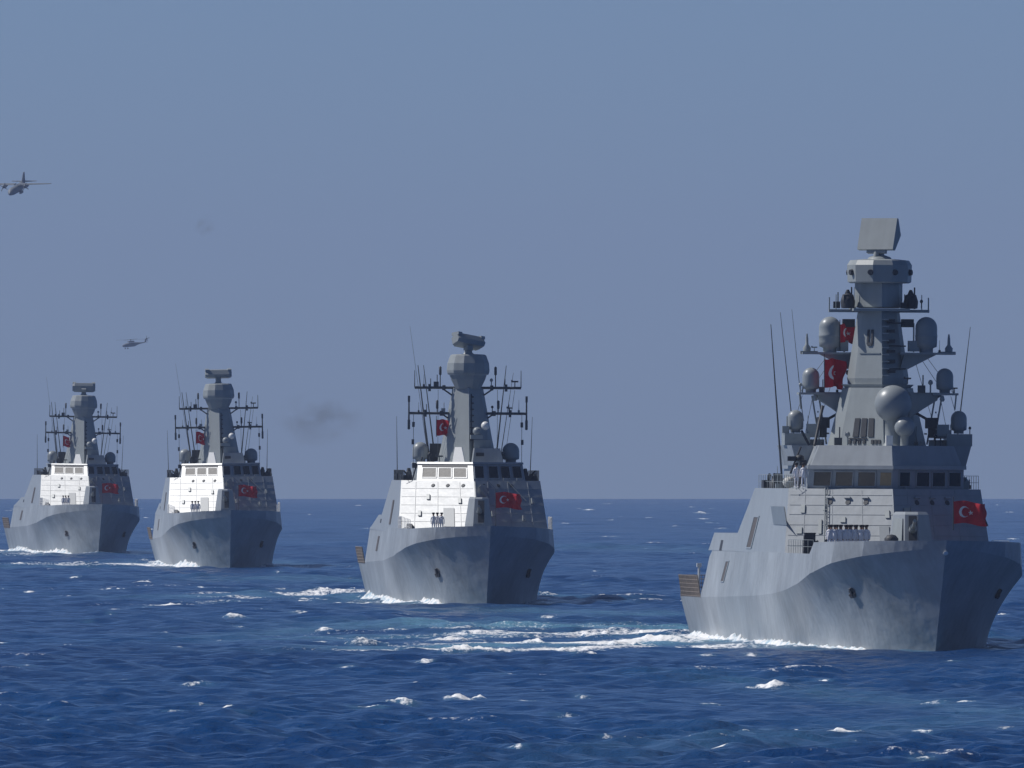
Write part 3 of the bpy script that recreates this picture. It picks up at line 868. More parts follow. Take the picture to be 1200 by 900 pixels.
        for y in (38.5, 40.5): mb.lathe((0, 0, 0), [(.05, -.75), (.4, -.72), (.42, 0), (.4, .72), (.05, .75)], 14)
        lr = mb.build('life_raft', M['white'], t); lr.location = (sg * 6.5, 39.5, 12.15); lr.rotation_euler = (R(90), 0, 0)
    # -------- mast
    YM = 38.0
    mk = MB()
    def mp(r, yc=YM, d=.95, nose=.15):      # hexagonal plan with a ridge to the front
        return [(0, yc - r * d), (r * .8, yc - r * d * .12), (r, yc + r * .3), (r * .8, yc + r * .9), (-r * .8, yc + r * .9), (-r, yc + r * .3), (-r * .8, yc - r * d * .12)]
    def lo(r, z, d=.95): return [(x, y, z) for x, y in mp(r, d=d)]
    mk.loft([lo(3.7, 14.85), lo(2.63, 19.2)])
    mk.loft([lo(2.15, 19.2), lo(2.30, 19.9), lo(1.55, 24.9)])
    mk.loft([lo(1.5, 25.12), lo(1.78, 25.2), lo(1.78, 27.0)])
    mast = mk.build('mast', M['mast'], t)
    mk = MB()
    def oc(r, z, n=10): return [(math.sin(2 * math.pi * (i + .5) / n) * r, YM - math.cos(2 * math.pi * (i + .5) / n) * r, z) for i in range(n)]
    mk.loft([oc(2.2, 26.95), oc(2.38, 27.05), oc(2.42, 28.3), oc(2.2, 28.65), oc(1.2, 28.75)])
    drum = mk.build('sensor_drum', M['mast'], mast)
    for k in range(8):
        a = 2 * math.pi * (k + .5) / 8; x, y = math.sin(a) * 2.38, YM - math.cos(a) * 2.38
        mk = MB(); mk.tube((x * .96, YM + (y - YM) * .96, 27.75), (x * 1.06, YM + (y - YM) * 1.06, 27.75), .24, .2, 10); pt = mk.build('sensor_port', M['dark'], mast)
    # platform under the neck, with side arms
    mk = MB(); mk.box((0, YM, 24.98), (4.2, 3.4, .2)); mk.box((0, YM + .3, 24.9), (7.5, .5, .22))
    for sg in (-1, 1):
        mk.tube((sg * 3.2, YM + .3, 25), (sg * 3.2, YM + .3, 26.1), .035); mk.tube((sg * 3.7, YM + .3, 25), (sg * 3.7, YM + .3, 25.9), .05)
    mk.build('mast_platform', M['mast'], mast)
    for sg in (-1, 1):
        mk = MB(); fins(mk, (sg * 2.35, YM + .1, 25.05), .95); mk.lathe((sg * 2.35, YM, 25.1), [(.5, 0), (.55, .5), (.4, 1.0), (.1, 1.1)], 10); mk.build('optical_sensor', M['dark'], mast)
    YP = YM + 2.0
    # three pairs of platforms and radomes
    for sg in (-1, 1):
        YP = YM + 2.0 if sg < 0 else YM - .7
        # upper
        mk = MB(); mk.box((sg * 3.5, YP + .2, 21.75), (4.1, 1.5, .16)); mk.prism([(sg * 1.8 - .3, YP), (sg * 1.8 + .3, YP), (sg * 1.8 + .3, YP + .6), (sg * 1.8 - .3, YP + .6)], 20.6, [(sg * 3.0 - 1.2, YP), (sg * 3.0 + 1.2, YP), (sg * 3.0 + 1.2, YP + .6), (sg * 3.0 - 1.2, YP + .6)], 21.67)
        mk.box((sg * 5.0, YP + .2, 21.8), (1.3, .4, .22)); mk.lathe((sg * 5.15, YP + .2, 21.9), [(.28, 0), (.3, .25), (.12, .5), (.1, 1.0), (.05, 1.3)], 8)
        mk.build('side_platform', M['mast'], mast)
        radome(mast, (sg * 3.45, YP + .1, 21.83), .82, 2.65)
        # middle
        mk = MB(); mk.box((sg * 4.85, YP + .2, 18.75), (1.9, 1.7, .16)); mk.box((sg * 3.3, YP + .3, 18.72), (2.2, .6, .3)); mk.tube((sg * 2.5, YP + .3, 17.2), (sg * 4.6, YP + .3, 18.7), .09); mk.tube((sg * 5.7, YP, 18.7), (sg * 5.6, YP, 17.6), .06); mk.lathe((sg * 4.6, YP - .5, 18.2), [(.12, 0), (.2, .15), (.1, .45)], 8)
        mk.tube((sg * 5.5, YP, 18.8), (sg * 5.4, YP, 19.6), .05)
        mk.build('side_platform', M['mast'], mast)
        radome(mast, (sg * 4.85, YP + .1, 18.83), .64, 1.85, bands=False)
        # lower
        mk = MB(); mk.box((sg * 5.9, YP + .5, 15.35), (1.9, 2.2, .9)); mk.box((sg * 4.6, YP + .8, 15.1), (1.6, 1.0, .5)); mk.box((sg * 4.7, YP, 16.0), (.9, .7, 1.0))
        mk.build('side_platform', M['mast'], mast)
        radome(mast, (sg * 5.95, YP + .4, 15.83), .6, 1.7, bands=False)
        mk = MB(); mk.loft([[(sg * 2.2, YP - .1, 17.0), (sg * 2.2, YP + .6, 17.0), (sg * 2.3, YP + .6, 18.7), (sg * 2.3, YP - .1, 18.7)], [(sg * 4.3, YP - .1, 18.3), (sg * 4.3, YP + .6, 18.3), (sg * 4.3, YP + .6, 18.7), (sg * 4.3, YP - .1, 18.7)]]); mk.build('bracket', M['mast'], mast)
        mk = MB(); mk.box((sg * 3.9, YP + .2, 16.6), (.9, .8, .8)); mk.box((sg * 3.9, YP + .2, 15.9), (.5, .5, .8)); mk.tube((sg * 3.5, YP, 16.9), (sg * 2.6, YP, 17.4), .1); mk.build('equipment_box', M['dark'], mast)
        mk = MB(); mk.box((sg * 2.5, YP + .1, 22.3), (.8, .7, .8)); mk.tube((sg * 2.5, YP, 22.6), (sg * 2.5, YP, 24.0), .06); mk.build('equipment_box', M['mast'], mast)
        mk = MB(); mk.box((sg * 2.05, YP + .2, 24.0), (.9, .6, .6)); mk.build('equipment_box', M['dark'], mast)
        # lattice struts and cables
        mk = MB()
        for a, b in (((2.7, 15), (4.4, 18.6)), ((3.2, 15), (4.9, 18.6)), ((2.7, 15.8), (3.6, 15.8)), ((3.0, 16.6), (4.0, 16.6)), ((3.4, 17.4), (4.4, 17.4))):
            mk.tube((sg * (a[0] + .9), YP + .6, a[1]), (sg * (b[0] - .2), YP + .6, b[1]), .07, .07, 6)
        mk.build('strut', M['mast'], mast)
        mk = MB()
        for k, (x0, x1, z0, z1) in enumerate(((2.6, 4.4, 21.6, 15.6), (3.0, 4.9, 21.6, 18.8), (3.5, 5.6, 21.6, 18.8), (5.4, 6.4, 18.6, 15.2), (4.6, 5.2, 18.6, 15.6))):
            mk.tube((sg * x0, YP + .9, z0), (sg * x1, YP + .9, z1), .018, .018, 4)
        mk.build('stay', M['pole'], mast)
        # superstructure wing below the lowest dome
        mk = MB(); mk.prism([(sg * 5.8 - .5, 36), (sg * 5.8 + .5, 36), (sg * 5.8 + .5, 46), (sg * 5.8 - .5, 46)], 13.4, [(sg * 5.9 - .8, 36), (sg * 5.9 + .8, 36), (sg * 5.9 + .8, 46), (sg * 5.9 - .8, 46)], 14.9)
        mk.build('deckhouse_wing', M['upper'], bridge)
    # front face fittings of the mast
    qm = V3([(-3.7 * .8, YM - 3.7 * .114, 14.9), (0, YM - 3.5, 14.9), (0, YM - 2.49, 19.2), (-2.63 * .8, YM - 2.63 * .114, 19.2)])
    for u in (.28, .46, .64):
        mk = MB(); mk.fbox(qm, u, u + .13, .15, .47, .01, .07); mk.build('louvre', M['dark'], mast)
    mk = MB()
    for u in (.2, .31, .42, .53, .72, .80, .88): mk.fbox(qm, u, u + .055, .03, .10, .01, .08)
    mk.fbox(qm, .2, .62, .115, .13, .01, .1)
    mk.build('vent_row', M['dark'], mast)
    qu = V3([(-2.3 * .8, YM - 2.3 * .114, 19.9), (0, YM - 2.18, 19.9), (0, YM - 1.47, 24.9), (-1.55 * .8, YM - 1.55 * .114, 24.9)])
    mk = MB(); mk.fbox(qu, .36, .44, .5, .72, .01, .08); mk.fbox(qu, .54, .62, .5, .72, .01, .08); mk.fbox(qu, .40, .58, .48, .53, .01, .09); mk.build('mast_fitting', M['dark'], mast)
    mk = MB(); mk.fbox(qu, .1, .95, .36, .375, .01, .06); mk.build('mast_fitting', M['panel'], mast)
    mk = MB()
    for k in range(9):      # ladder rungs and stubs on the ridge
        z = 20.1 + .52 * k; yy = YM - 2.19 + (z - 19.9) * .144; mk.box((.28, yy + .02, z), (.5, .3, .1)); 
    mk.build('ladder', M['mast'], mast)
    rc = random.Random(3)
    sp = []
    for z, xs in ((13.45, (-4.9, -4.2, -3.4, 3.0, 3.8, 4.6, 5.2)), (14.92, (-4.4, -3.3, -2.6, -1.9, 2.4, 3.1, 3.9, 4.4))):
        for x in xs: sp.append((x + rc.uniform(-.2, .2), 32.4 + abs(x) * .7 + (0 if z < 14 else 1.2), z, rc.uniform(.3, .6)))
    for sg in (-1, 1):
        for z, xs in ((25.1, (1.6, 3.0)), (21.85, (2.4, 4.5)), (18.85, (3.0, 3.9, 5.6)), (15.8, (4.4, 5.1, 6.7)), (19.5, (2.0,)), (11.72, (6.3, 6.9))):
            for x in xs: sp.append((sg * (x + rc.uniform(-.15, .15)), YM + (2.0 if sg < 0 else -.7) if z > 12 else 42 + rc.uniform(-4, 4), z, rc.uniform(.28, .55)))
    clutter(mast, sp)
    mk = MB()
    for k in range(6):
        z = 20.4 + .75 * k; yy = YM - 2.1 + (z - 19.9) * .144; mk.box((.75, yy + .35, z), (.55, .5, .22 + .05 * (k % 2)))
    mk.build('cable_tray', M['dark'], mast)
    for z in (20.6, 22.3, 24.0):
        mk = MB(); mk.tube((.55, YM - 2.1 + (z - 19.9) * .144, z), (1.9, YM - .7, z), .05); mk.build('hand_rail', M['dark'], mast)
    # brow between lower and upper mast, dark underside
    mk = MB(); mk.prism([(x, y) for x, y in mp(2.25)], 19.0, [(x, y) for x, y in mp(2.72)], 19.45); mk.build('mast_step', M['mast'], mast)
    # front domes on the bridge roof
    ball_dome(mast, (.55, 33.4, 18.0), 1.38, 14.9)
    ball_dome(mast, (1.3, 32.3, 16.3), .76, 14.4)
    mk = MB(); mk.box((.05, 31.3, 15.25), (.5, .4, .8)); wb = mk.build('white_casing', M['white'], bridge)
    mk = MB()
    mk.lathe((1.6, 31.0, 13.45), [(.8, 0), (.7, .5), (.5, 1.0), (.45, 1.4)], 8); mk.box((.4, 30.5, 13.9), (.5, .5, .9)); mk.tube((.6, 31, 13.4), (1.6, 31, 14.6), .1); mk.box((2.4, 31, 13.9), (.5, .4, .8))
    mk.build('radar_pedestal', M['mast'], bridge)
    # radar on top
    mk = MB(); mk.lathe((0, YM, 28.7), [(.95, 0), (.8, .2), (.35, .35), (.3, .8)], 14); tt = mk.build('radar_turntable', M['mast'], mast)
    rd = MB()
    # box with a ridge-backed profile, local x = width, -y = face
    W_, H_ = 1.55, 1.2
    prof = [(-.30, -H_), (-.30, H_), (-.12, H_), (.55, .1), (.05, -H_)]
    rd.loft([[(sx * W_, y, z) for y, z in (prof if sx < 0 else prof)] for sx in (-1, 1)])
    rd.box((0, 0, -H_ - .1), (1.6, .3, .25)); rd.tube((0, 0, -H_ - .9), (0, 0, -H_), .22)
    ra = rd.build('radar_antenna', M['mast'], mast)
    ra.location = (-.05, YM - .1, 30.55); ra.rotation_euler = (R(-15), 0, R(-38))
    # whips
    for a, b, r_ in (((-6.5, 44, 11.7), (-7.45, 44, 23.9), .085), ((-5.6, 44, 14.9), (-6.75, 44, 24.8), .05), ((-5.2, 42, 16.7), (-6.1, 42, 25.0), .035), ((6.5, 44, 14.9), (7.5, 44, 23.8), .06), ((7.0, 54, 11.7), (7.6, 54, 14.6), .04)):
        whip(t, a, b, r_)
    # small deck clutter on the port shoulder
    for x, y, w_ in ((6.6, 40, .7), (6.3, 36, .45), (6.7, 46, .6)):
        mb = MB(); mb.box((x, y, 12.0), (w_, w_, .6)); mb.tube((x, y, 12.2), (x, y, 12.6), .1); mb.build('deck_locker', M['mast'], t)
    mb = MB(); mb.tube((-6.4, 33.6, 11.7), (-6.1, 33.6, 13.9), .05); mb.box((-6.1, 33.6, 13.6), (.5, .3, .4)); mb.tube((-5.2, 34, 14.9), (-4.4, 36, 17.8), .12); mb.tube((-5.6, 34, 14.9), (-6.2, 34, 16.0), .1); mb.lathe((-6.3, 34, 13.7), [(.2, 0), (.36, .15), (.3, .4), (.1, .5)], 10); mb.box((-6.9, 34, 13.9), (.6, .5, .35)); mb.tube((-7.0, 34, 12.8), (-6.2, 34, 14.8), .07); mb.build('searchlight', M['dark'], t)
    return t

frigate = make_frigate()

# ---------------------------------------------------------------- the corvettes
AD_K = [(0, .0), (3, 2.8), (6, 4.9), (10, 6.5), (14, 7.25), (19, 7.6), (92, 7.6)]
AD_Z = [(0, 6.75), (4, 6.5), (8, 6.1), (12, 5.65), (17, 5.1), (25, 4.6), (45, 4.05), (92, 3.6)]
AD_T = [(0, 7.65), (12, 7.3), (62, 7.3), (77, 7.25), (79, 3.75), (92, 3.65)]

def make_corvette():
    t = empty('corvette', (0, 0, 0), 0)
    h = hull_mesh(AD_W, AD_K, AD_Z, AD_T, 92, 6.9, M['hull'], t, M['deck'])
    pts = [(float(lerp_tab(AD_K, u)) - .55, u - 5.3 * max(0, 1 - u / 26)) for u in (2, 6, 10, 15, 20)]
    mb = MB(); mb.prism(mirror([(0, pts[0][1] - .1)] + pts), 6.91, mirror([(0, pts[0][1] - .1)] + pts), 6.95); mb.build('foredeck', M['deck'], h)
    for sg in (-1, 1):
        anchor((AD_W, AD_K, AD_Z), 8.0, .52, sg, h, .95)
    # superstructure with a steeply raked, wedge-shaped front
    def hwz(z): return 7.6 - (z - 4.6) * .106 - .05
    P0 = wedge2(hwz(7), 16.6, 40, 62); P1 = wedge2(hwz(11.95), 22.0, 40, 45)
    sup = MB(); sup.prism(P0, 6.95, P1, 11.95)
    sup.prism([(-hwz(7), 50), (hwz(7), 50), (hwz(7), 77), (-hwz(7), 77)], 7.0, [(-hwz(8.5), 50), (hwz(8.5), 50), (hwz(8.5), 62), (-hwz(8.5), 62)], 8.5)
    s = sup.build('superstructure', M['upper'], t)
    B0 = wedge2(5.3, 22.6, 40, 40); B1 = wedge2(5.1, 24.2, 40, 39)
    br = MB(); br.prism(B0, 11.95, B1, 13.55); br.prism(wedge2(5.2, 24.0, 40, 39.3), 13.552, wedge2(5.15, 24.2, 40, 39.2), 13.75)
    bridge = br.build('bridge', M['upper'], t)
    def fq(Pa, za, Pb, zb, side):
        if side < 0: a, b = (Pa[4], Pa[0]), (Pb[4], Pb[0])
        else: a, b = (Pa[0], Pa[1]), (Pb[0], Pb[1])
        return V3([(*a[0], za), (*a[1], za), (*b[1], zb), (*b[0], zb)])
    ql = fq(B0, 11.95, B1, 13.55, -1); qr = fq(B0, 11.95, B1, 13.55, 1)
    panel_row('bridge_window', ql, [(.10, .34), (.39, .61), (.66, .88)], .18, .72, M['pane'], bridge)
    mb = MB(); mb.fbox(ql, .08, .90, .80, .92, .01, .05); mb.build('window_shade', M['dark'], bridge)
    panel_row('bridge_window', qr, [(.03, .20), (.30, .48), (.54, .71), (.77, .94)], .14, .86, M['glass'], bridge)
    # front facets
    ql = fq(P0, 6.95, P1, 11.95, -1); qr = fq(P0, 6.95, P1, 11.95, 1)
    for q, us_ in ((ql, (.44, .64, .85)), (qr, (.15, .36, .56))):
        for u in us_:
            mb = MB(); mb.fdisc(q, u, .90, .2, .01, .06); mb.build('porthole', M['dark'], s)
    mb = MB(); mb.fbox(ql, .58, .72, .10, .46, .01, .06); dr_ = mb.build('door', M['panel'], s)
    mb = MB()
    for v in (.2, .36, .52, .68, .84): mb.fbox(ql, .02, .98, v, v + .006, .003, .03); mb.fbox(qr, .02, .98, v, v + .006, .003, .03)
    for u in (.2, .5, .8): mb.fbox(ql, u, u + .006, .03, .97, .003, .035); mb.fbox(qr, u, u + .006, .03, .97, .003, .035)
    mb.build('wall_rib', M['upper'], s)
    mb = MB(); mb.fbox(ql, .12, .19, .02, .12, .01, .3); mb.build('mooring_bitt', M['dark'], s)
    mb = MB(); mb.tube((1.4, 22.6, 11.9), (3.4, 22.3, 10.0), .05); mb.box((3.2, 23.9, 12.1), (.5, .5, .25)); mb.build('lamp_bracket', M['mast'], s)
    mb = MB(); mb.tube((3.4, 24.6, 11.9), (5.2, 23.8, 10.0), .05); mb.box((4.6, 25.2, 12.1), (.5, .5, .25)); mb.build('lamp_bracket', M['mast'], s)
    for q, us_ in ((ql, (.25, .36, .50, .78)), (qr, (.22, .45, .66, .82))):
        for k, u in enumerate(us_):
            v = (.3, .62, .22, .55)[k]
            mb = MB(); mb.fbox(q, u, u + .04, v, v + .1, .01, .14); mb.build('wall_box', M['mast'], s)
    mb = MB(); mb.tube((.1, 16.6, 7.0), (.1, 21.9, 11.8), .1); mb.box((.9, 21.5, 10.9), (.6, .8, 1.3)); mb.tube((.5, 21.0, 11.4), (1.3, 21.0, 10.2), .12); mb.box((.3, 17.8, 8.2), (.4, .6, 1.2)); mb.build('pipework', M['mast'], s)
    # sides
    for sg in (-1, 1):
        def sp(nm, y0, y1, z0, z1, mat, sh):
            m_ = MB(); m_.fbox(side_quad(AD_K, AD_Z, y0, y1, z0, z1, sh, sg), 0, 1, 0, 1, .004, .03); m_.build(nm, mat, s)
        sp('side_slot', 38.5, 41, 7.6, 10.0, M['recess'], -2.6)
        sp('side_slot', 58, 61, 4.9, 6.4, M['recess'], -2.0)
        sp('side_hatch', 56.3, 58.3, 7.7, 8.1, M['dark'], -.5)
        mb = MB(); rail(mb, [(sg * 6.7, 12.5, 7.0), (sg * 7.3, 17, 7.3), (sg * 7.3, 22.8, 7.3)], 1.15, .03, 2, .7); mb.build('guard_rail', M['white'], t)
        mb = MB(); rail(mb, [(sg * 6.6, 27, 11.95), (sg * 6.6, 44, 11.95)], 1.0, .035, 1, 1.2)
        mb.build('guard_rail', M['pole'], t)
        mb = MB(); mb.box((sg * 6.1, 31, 12.2), (1.1, 1.0, .5)); mb.tube((sg * 5.9, 30.4, 12.3), (sg * 6.4, 30, 12.9), .08); mb.build('deck_locker', M['dark'], t)
        mb = MB(); mb.box((sg * 6.5, 36, 12.3), (.6, .6, .6)); mb.build('deck_locker', M['dark'], t)
        mb = MB(); mb.lathe((sg * 5.7, 34, 11.95), [(.35, 0), (.3, .7), (.15, 1.2)], 8); mb.build('vent_mushroom', M['dark'], t)
        mb = MB(); a = 79.5
        for k in range(10): mb.tube((sg * 7.6, a + 1.35 * k, 3.6), (sg * 7.9, a + 1.35 * k, 5.2), .06, .06, 5)
        for k in range(6): mb.tube((sg * (7.65 + .05 * k), a, 3.7 + .3 * k), (sg * (7.65 + .05 * k), a + 12.2, 3.7 + .3 * k), .045, .045, 5)
        for k in range(40): mb.tube((sg * 7.6, a + .3 * k, 3.6), (sg * 7.88, a + .3 * k, 5.1), .03, .03, 4)
        mb.build('safety_net', M['net'], t)
    # gun
    def gl(hw, y0, y1, z, ch=.35):
        return [(-hw + ch, y0, z), (hw - ch, y0, z), (hw, y0 + ch * 1.6, z), (hw, y1, z), (-hw, y1, z), (-hw, y0 + ch * 1.6, z)]
    g = MB(); g.loft([gl(1.35, 11.6, 16.0, 6.95, .8), gl(1.3, 11.7, 16, 7.8, .8), gl(.95, 12.4, 15.6, 10.2, .6), gl(.85, 12.7, 15.4, 10.35, .5)])
    gun = g.build('gun_turret', M['upper'], t)
    m_ = MB(); m_.fbox(V3([(-.1, 11.62, 7.9), (.6, 11.62, 7.9), (.6, 12.4, 10.1), (-.1, 12.4, 10.1)]), .1, .95, 0, .97, .012, .06); m_.build('barrel_slot', M['dark'], gun)
    m_ = MB(); m_.tube((.1, 12.4, 8.9), (.1, 7.2, 9.5), .18, .11, 12); m_.tube((.1, 12.4, 8.9), (.1, 10.8, 9.1), .28, .22, 12); m_.build('barrel', M['mast'], gun)
    spin(gun, 13.8, 4)
    # -------- mast
    YM = 33.0
    def mp(r, d=.95): return [(0, YM - r * d), (r * .8, YM - r * d * .12), (r, YM + r * .3), (r * .8, YM + r * .9), (-r * .8, YM + r * .9), (-r, YM + r * .3), (-r * .8, YM - r * d * .12)]
    def lo(r, z): return [(x, y, z) for x, y in mp(r)]
    mk = MB(); mk.loft([lo(3.0, 13.4), lo(2.5, 15.6), lo(1.5, 21.0)]); mast = mk.build('mast', M['mast'], t)
    mk = MB()
    def oc(r, z, n=12): return [(math.sin(2 * math.pi * (i + .5) / n) * r, YM - math.cos(2 * math.pi * (i + .5) / n) * r, z) for i in range(n)]
    mk.loft([oc(1.25, 20.9), oc(1.7, 21.8), oc(1.85, 22.25)]); mk.loft([oc(2.0, 22.27), oc(2.1, 22.45), oc(2.14, 22.7), oc(2.08, 23.4), oc(1.8, 24.15), oc(1.65, 24.25), oc(.8, 24.3)])
    mk.build('sensor_drum', M['mast'], mast)
    # yards
    for z, hwid in ((21.0, 5.2), (18.5, 5.75)):
        mk = MB(); mk.tube((-hwid, YM + .4, z), (hwid, YM + .4, z), .13, .13, 8)
        for sg in (-1, 1):
            mk.tube((sg * 1.3, YM + .4, z - .9), (sg * 2.6, YM + .4, z), .08)
            mk.box((sg * hwid * .45, YM + .4, z), (.3, .3, .5)); mk.box((sg * hwid * .72, YM + .4, z), (.25, .3, .7))
            mk.tube((sg * hwid * .52, YM + .4, z), (sg * hwid * .52, YM + .4, z + (2.0 if z > 20 else .9)), .05)
            mk.lathe((sg * hwid * .52, YM + .4, z + (1.2 if z > 20 else .4)), [(.03, 0), (.13, .1), (.13, .8), (.03, .9)], 8)
            mk.tube((sg * hwid * .7, YM + .4, z), (sg * hwid * .7, YM + .4, z + .9), .04)
            if z > 20: mk.tube((sg * hwid, YM + .4, z), (sg * hwid, YM + .4, z + 1.7), .05, .03)
            else:
                mk.tube((sg * hwid, YM + .4, z - 1.6), (sg * hwid, YM + .4, z + 1.7), .1, .07); mk.box((sg * hwid, YM + .4, z + 1.4), (.22, .22, .6)); mk.box((sg * hwid, YM + .4, z - 1.1), (.25, .25, .9))
        mk.build('yard', M['pole'], mast)
    for sg in (-1, 1):
        mk = MB(); mk.tube((sg * 5.3, YM + .4, 18.4), (sg * 5.3, YM + .4, 12.6), .025, .025, 4); mk.box((sg * 5.3, YM + .4, 17.4), (.25, .2, .5)); mk.box((sg * 5.35, YM + .4, 15.7), (.25, .2, .5)); mk.tube((sg * 4.6, YM + .4, 20.8), (sg * 3.6, YM + .4, 13.8), .02, .02, 4); mk.tube((sg * 2.9, YM + .4, 20.8), (sg * 2.9, YM + .4, 13.8), .02, .02, 4)
        mk.build('halyard', M['pole'], mast)
    # mast-front fittings
    mk = MB()
    for k in range(8): mk.box((.25, YM - 2.1 + .13 * k, 15.9 + .6 * k), (.45, .35, .14))
    mk.tube((.25, YM - 2.25, 15.8), (.25, YM - 1.3, 20.4), .05)
    mk.build('ladder', M['dark'], mast)
    mk = MB(); mk.box((.7, YM - 2.6, 16.2), (1.2, 1.2, .4)); mk.box((1.3, YM - 2.2, 15.2), (1.7, 1.2, 1.4)); mk.build('sensor_bracket', M['mast'], mast)
    ball_dome(mast, (.75, YM - 2.9, 16.75), .42, 16.3)
    mk = MB(); mk.ball((1.55, YM - 2.9, 17.3), .42, 16, 10); o_ = mk.build('white_dome', M['white'], mast)
    # white tower director on the bridge roof and grey deckhouse behind
    mk = MB(); mk.loft([[(-1.85, 26.1, 13.75), (-.75, 25.0, 13.75), (-.6, 26.6, 13.75), (-1.85, 26.9, 13.75)], [(-1.6, 26.6, 15.2), (-1.0, 26.0, 15.2), (-.9, 26.6, 15.2), (-1.6, 26.9, 15.2)]]); o_ = mk.build('director_tower', M['white'], bridge)
    mk = MB(); mk.prism([(.2, 28), (3.2, 28), (3.2, 31), (.2, 31)], 13.75, [(.4, 28.4), (2.9, 28.4), (2.9, 31), (.4, 31)], 15.1); mk.build('roof_house', M['upper'], bridge)
    mk = MB(); mk.box((.9, 27.9, 14.5), (.8, .2, .35)); mk.build('roof_vent', M['dark'], bridge)
    rc = random.Random(5); sp = []
    for x in (-4.6, -3.8, -2.9, .9, 2.0, 3.3, 4.3): sp.append((x, 29 + abs(x) * .6, 13.76, rc.uniform(.3, .55)))
    for z, xs in ((21.1, (-4.3, -3.1, 2.3, 4.6)), (18.6, (-4.8, -2.4, 2.4, 4.1, 5.0)), (11.96, (-6.4, -5.9, 5.8, 6.5, 6.8))):
        for x in xs: sp.append((x, YM + .4 if z > 12 else 30 + rc.uniform(0, 8), z, rc.uniform(.3, .5)))
    clutter(mast, sp)
    # satellite domes either side
    radome(t, (4.15, 32.0, 13.75), .84, 1.9, bands=False)
    r_ = radome(t, (-4.5, 35.5, 13.75), .78, 1.95, bands=False)
    mk = MB(); mk.box((-3.0, 36, 14.7), (1.1, .9, 1.7)); mk.box((-3.5, 35.4, 14.1), (.7, .6, .7)); mk.build('jammer_box', M['dark'], t)
    mk = MB(); mk.tube((-5.2, 30, 12), (-4.6, 30.4, 14.2), .1); mk.tube((-5.6, 29.6, 11.95), (-5.2, 29.6, 13.4), .08); mk.box((-5.3, 29.8, 13.4), (.6, .5, .5)); mk.box((-4.9, 29.6, 12.6), (.5, .4, 1.1)); mk.build('searchlight', M['dark'], t)
    # whips
    for (x0, y0, z0), (x1, y1, z1), r_ in (((-3.6, 36, 13.8), (-4.75, 36, 23.2), .11), ((-3.0, 36, 13.8), (-4.2, 36, 23.2), .085), ((2.9, 36, 13.8), (3.9, 36, 23.2), .09), ((3.3, 36, 13.8), (4.6, 36, 22.5), .05),
                                          ((-5.3, 37, 18), (-5.5, 37, 27), .03), ((-6.6, 38, 12), (-6.7, 38, 18.2), .05), ((6.4, 38, 12), (6.6, 38, 18.2), .05)):
        if z0 > 15: z0 = 13.8; x0 = -3.6
        whip(t, (x0, y0, z0), (x1, y1, z1), r_)
    # rotating radar
    mk = MB(); mk.lathe((0, YM, 24.25), [(.6, 0), (.4, .2), (.3, .7)], 12); mk.build('radar_turntable', M['mast'], mast)
    rd = MB(); W_, H_ = 1.75, .62
    prof = [(-.55, -H_ * .5), (-.75, .1), (-.4, H_), (.25, H_), (.7, .2), (.45, -H_)]
    lo2 = []
    for x, k in ((-W_, .75), (-W_ * .8, 1), (W_ * .8, 1), (W_, .75)): lo2.append([(x, y * k, z * k) for y, z in prof])
    rd.loft(lo2); rd.box((-W_ * .85, 0, H_ * .9), (.5, 1.0, .3)); rd.box((W_ * .85, 0, H_ * .9), (.5, 1.0, .3)); rd.box((0, 0, -H_), (.7, .6, .5))
    ra = rd.build('radar_antenna', M['mast'], mast)
    ra.location = (0, YM, 25.5)
    return t

def radar_of(ship):
    for c in ship.children:
        if c.name.startswith('mast'):
            for d in c.children:
                if d.name.startswith('radar_antenna'): return d

c2 = make_corvette()
for key, o, lab, rad in (('c2', c2, 'grey corvette with bright starboard bridge front, second ship in the line, left of the frigate', (R(-8), R(8), R(38))),
                         ('c3', None, 'grey corvette third in the line, whose wide flat radar faces forward above the drum', (R(8), 0, R(2))),
                         ('c4', None, 'grey corvette farthest away at the left edge, last ship of the line', (R(-52), 0, R(-6)))):
    if o is None: o = copy_tree(c2)
    loc, rz = ship_place(key)
    o.location = loc; o.rotation_euler = (0, ROLL[key], rz)
    tag(o, lab, 'warship', 'corvettes following the frigate in line')
    radar_of(o).rotation_euler = rad

# ---------------------------------------------------------------- flags
flag_thing('red flag with white crescent and star flying at the port front of the nearest frigate', 'frigate', (4.35, 26.9, 9.2), 2.45, 1.65, pole=.5, turn=R(4), wave=.09, ph=2.6)
flag_thing('red crescent flag hanging below the upper starboard radome platform of the frigate mast', 'frigate', (-4.0, 38.6, 19.3), 2.5, 2.1, pole=.3, turn=R(38), wave=.14, narrow=.75, ph=1.2)
flag_thing('small red flag beside the topmost starboard radome of the frigate, partly hidden', 'frigate', (-2.75, 39.6, 22.6), 1.7, 1.35, pole=.7, turn=R(30), wave=.12, narrow=.8, ph=2.0)
for key, nm in (('c2', 'second ship in the line'), ('c3', 'third ship in the line'), ('c4', 'farthest ship')):
    flag_thing('red crescent and star flag on the port front of the ' + nm, key, (1.9, 18.3, 9.35), 2.5, 1.5, pole=2.2, turn=R(6), group='flags on the fronts of the corvettes', wave=.10, ph={'c2': 2.4, 'c3': 3.1, 'c4': 2.0}[key])
    flag_thing('small dark red mast flag of the ' + nm, key, (-3.1, 32.6, 16.4), 1.5, 1.55, pole=.2, turn=R(18), group='flags at the masts of the corvettes', wave=.14, narrow=.8, ph={'c2': .9, 'c3': 2.7, 'c4': 3.6}[key])

